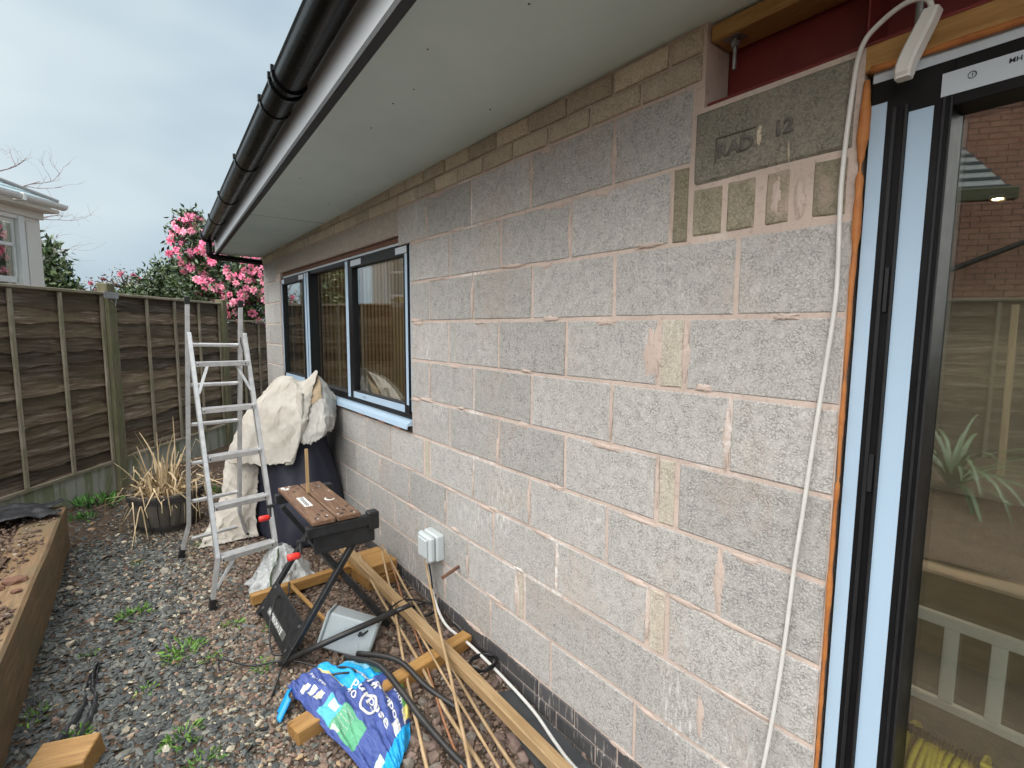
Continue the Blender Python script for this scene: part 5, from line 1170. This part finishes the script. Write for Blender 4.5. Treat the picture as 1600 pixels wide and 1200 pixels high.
# ------------------------------------------------------------------ weeds
def weed(x, y, r_, n, label, tall=.5, seed=0, cols=((.10, .22, .03), (.16, .30, .05), (.07, .16, .03))):
    e = empty('weed', (x, y, gz(x, y)-.012), label, 'weed', 'small green weeds in the gravel'); rg = np.random.default_rng(seed)
    a = rg.uniform(0, 2*np.pi, n); q = rg.uniform(0, 1, n)**.7*r_; P = np.stack([q*np.cos(a), q*np.sin(a), rg.uniform(.0, .02, n)], 1)
    up = np.stack([np.cos(a), np.sin(a), np.full(n, tall*1.6)], 1)*1.2
    leaves('leaves', P, rg.uniform(.6, 1.4, n)*r_*.5, rg.uniform(.7, 1.2, n)*r_*.16, np.array(cols)[rg.integers(0, len(cols), n)]*(1+rg.normal(0, .15, (n, 1))), M['leafmat'], e, up, .35, seed); return e
for i, (x, y, r_, n, l) in enumerate([(-1.404, 3.458, .07, 60, 'patch of small green weeds on the slate left of the ladder foot'), (-1.221, 2.928, .08, 60, 'patch of small green weeds in the pebbles left of the bench'), (-1.266, 2.868, .05, 36, 'weed tuft just below the weeds in the middle of the path'), (-0.810, 2.864, .05, 40, 'bright green weed tuft beside the workbench step'), (-0.978, 3.025, .05, 34, 'faint weeds between the ladder foot and the workbench'), (-1.117, 2.757, .045, 34, 'weeds in the gravel left of the black cable loop'), (-0.925, 2.555, .05, 40, 'weeds around the black cable by the bench foot'), (-1.740, 2.756, .05, 36, 'weed against the sleeper near the bottom of the photo'), (-1.604, 2.529, .05, 40, 'weed beside the torn membrane strip'), (-1.276, 2.285, .07, 60, 'yellow green weeds at the bottom of the path'), (-1.220, 2.110, .06, 50, 'weeds at the bottom edge left of the compost bag'), (-1.370, 4.178, .04, 30, 'tiny weed sprouting between slate and pebbles'), (-1.588, 3.150, .04, 24, 'pale seedling on the slate chippings'), (-1.004, 4.234, .05, 30, 'weeds by the rear foot of the ladder'), (-1.375, 2.683, .04, 30, 'small weed in the pebbles above the bottom weeds')]):
    weed(x, y, r_, n, l, .35, 60+i)
for i, (x, y, r_, l) in enumerate([(-1.62, 5.70, .17, 'leafy green plant growing at the foot of the concrete board'), (-1.70, 5.35, .09, 'low green plant at the end of the sleeper'), (-.66, 5.5, .12, 'green plant behind the ladder beside the dust sheet')]):
    weed(x, y, r_, 70, l, .9, 90+i, ((.06, .17, .03), (.10, .24, .05), (.04, .10, .02)))
# plant in the raised bed and a leaning plank, mirrored in the door
ph = empty('flax_plant', (-3.75, 1.10, .44), 'arching strap leaved plant mirrored in the glass door', 'plant'); rg = np.random.default_rng(4)
for i in range(46):
    a = rg.uniform(0, 6.28); u = Vector((math.cos(a), math.sin(a), 0)); el = rg.uniform(.5, 1.4); p = Vector((0, 0, 0)); pts = []; L = rg.uniform(.6, 1.1)
    for j in range(8): pts.append(p.copy()); p = p+(u*math.cos(el)+Vector((0, 0, math.sin(el))))*L/7; el -= rg.uniform(.15, .38)
    t_ = Vector((-u.y, u.x, 0))*rg.uniform(.012, .022); m = MB()
    for j, q in enumerate(pts): ww = 1-(j/7)**2*.9; m.v += [q-t_*ww, q+t_*ww]
    m.f = [(2*j, 2*j+1, 2*j+3, 2*j+2) for j in range(7)]; m.build('leaf', m_plain('flax_leaf', (.10, .17, .07), (.06, .11, .05), 8, .45) if i == 0 else bpy.data.materials['flax_leaf'], ph, smooth=True, fixn=False)
timber('leaning_plank', (-4.55, .95, .45), (-5.05, 1.05, 1.95), .05, .02, 'palewood', 'thin plank leaning on the fence mirrored in the glass door', cat='plank')
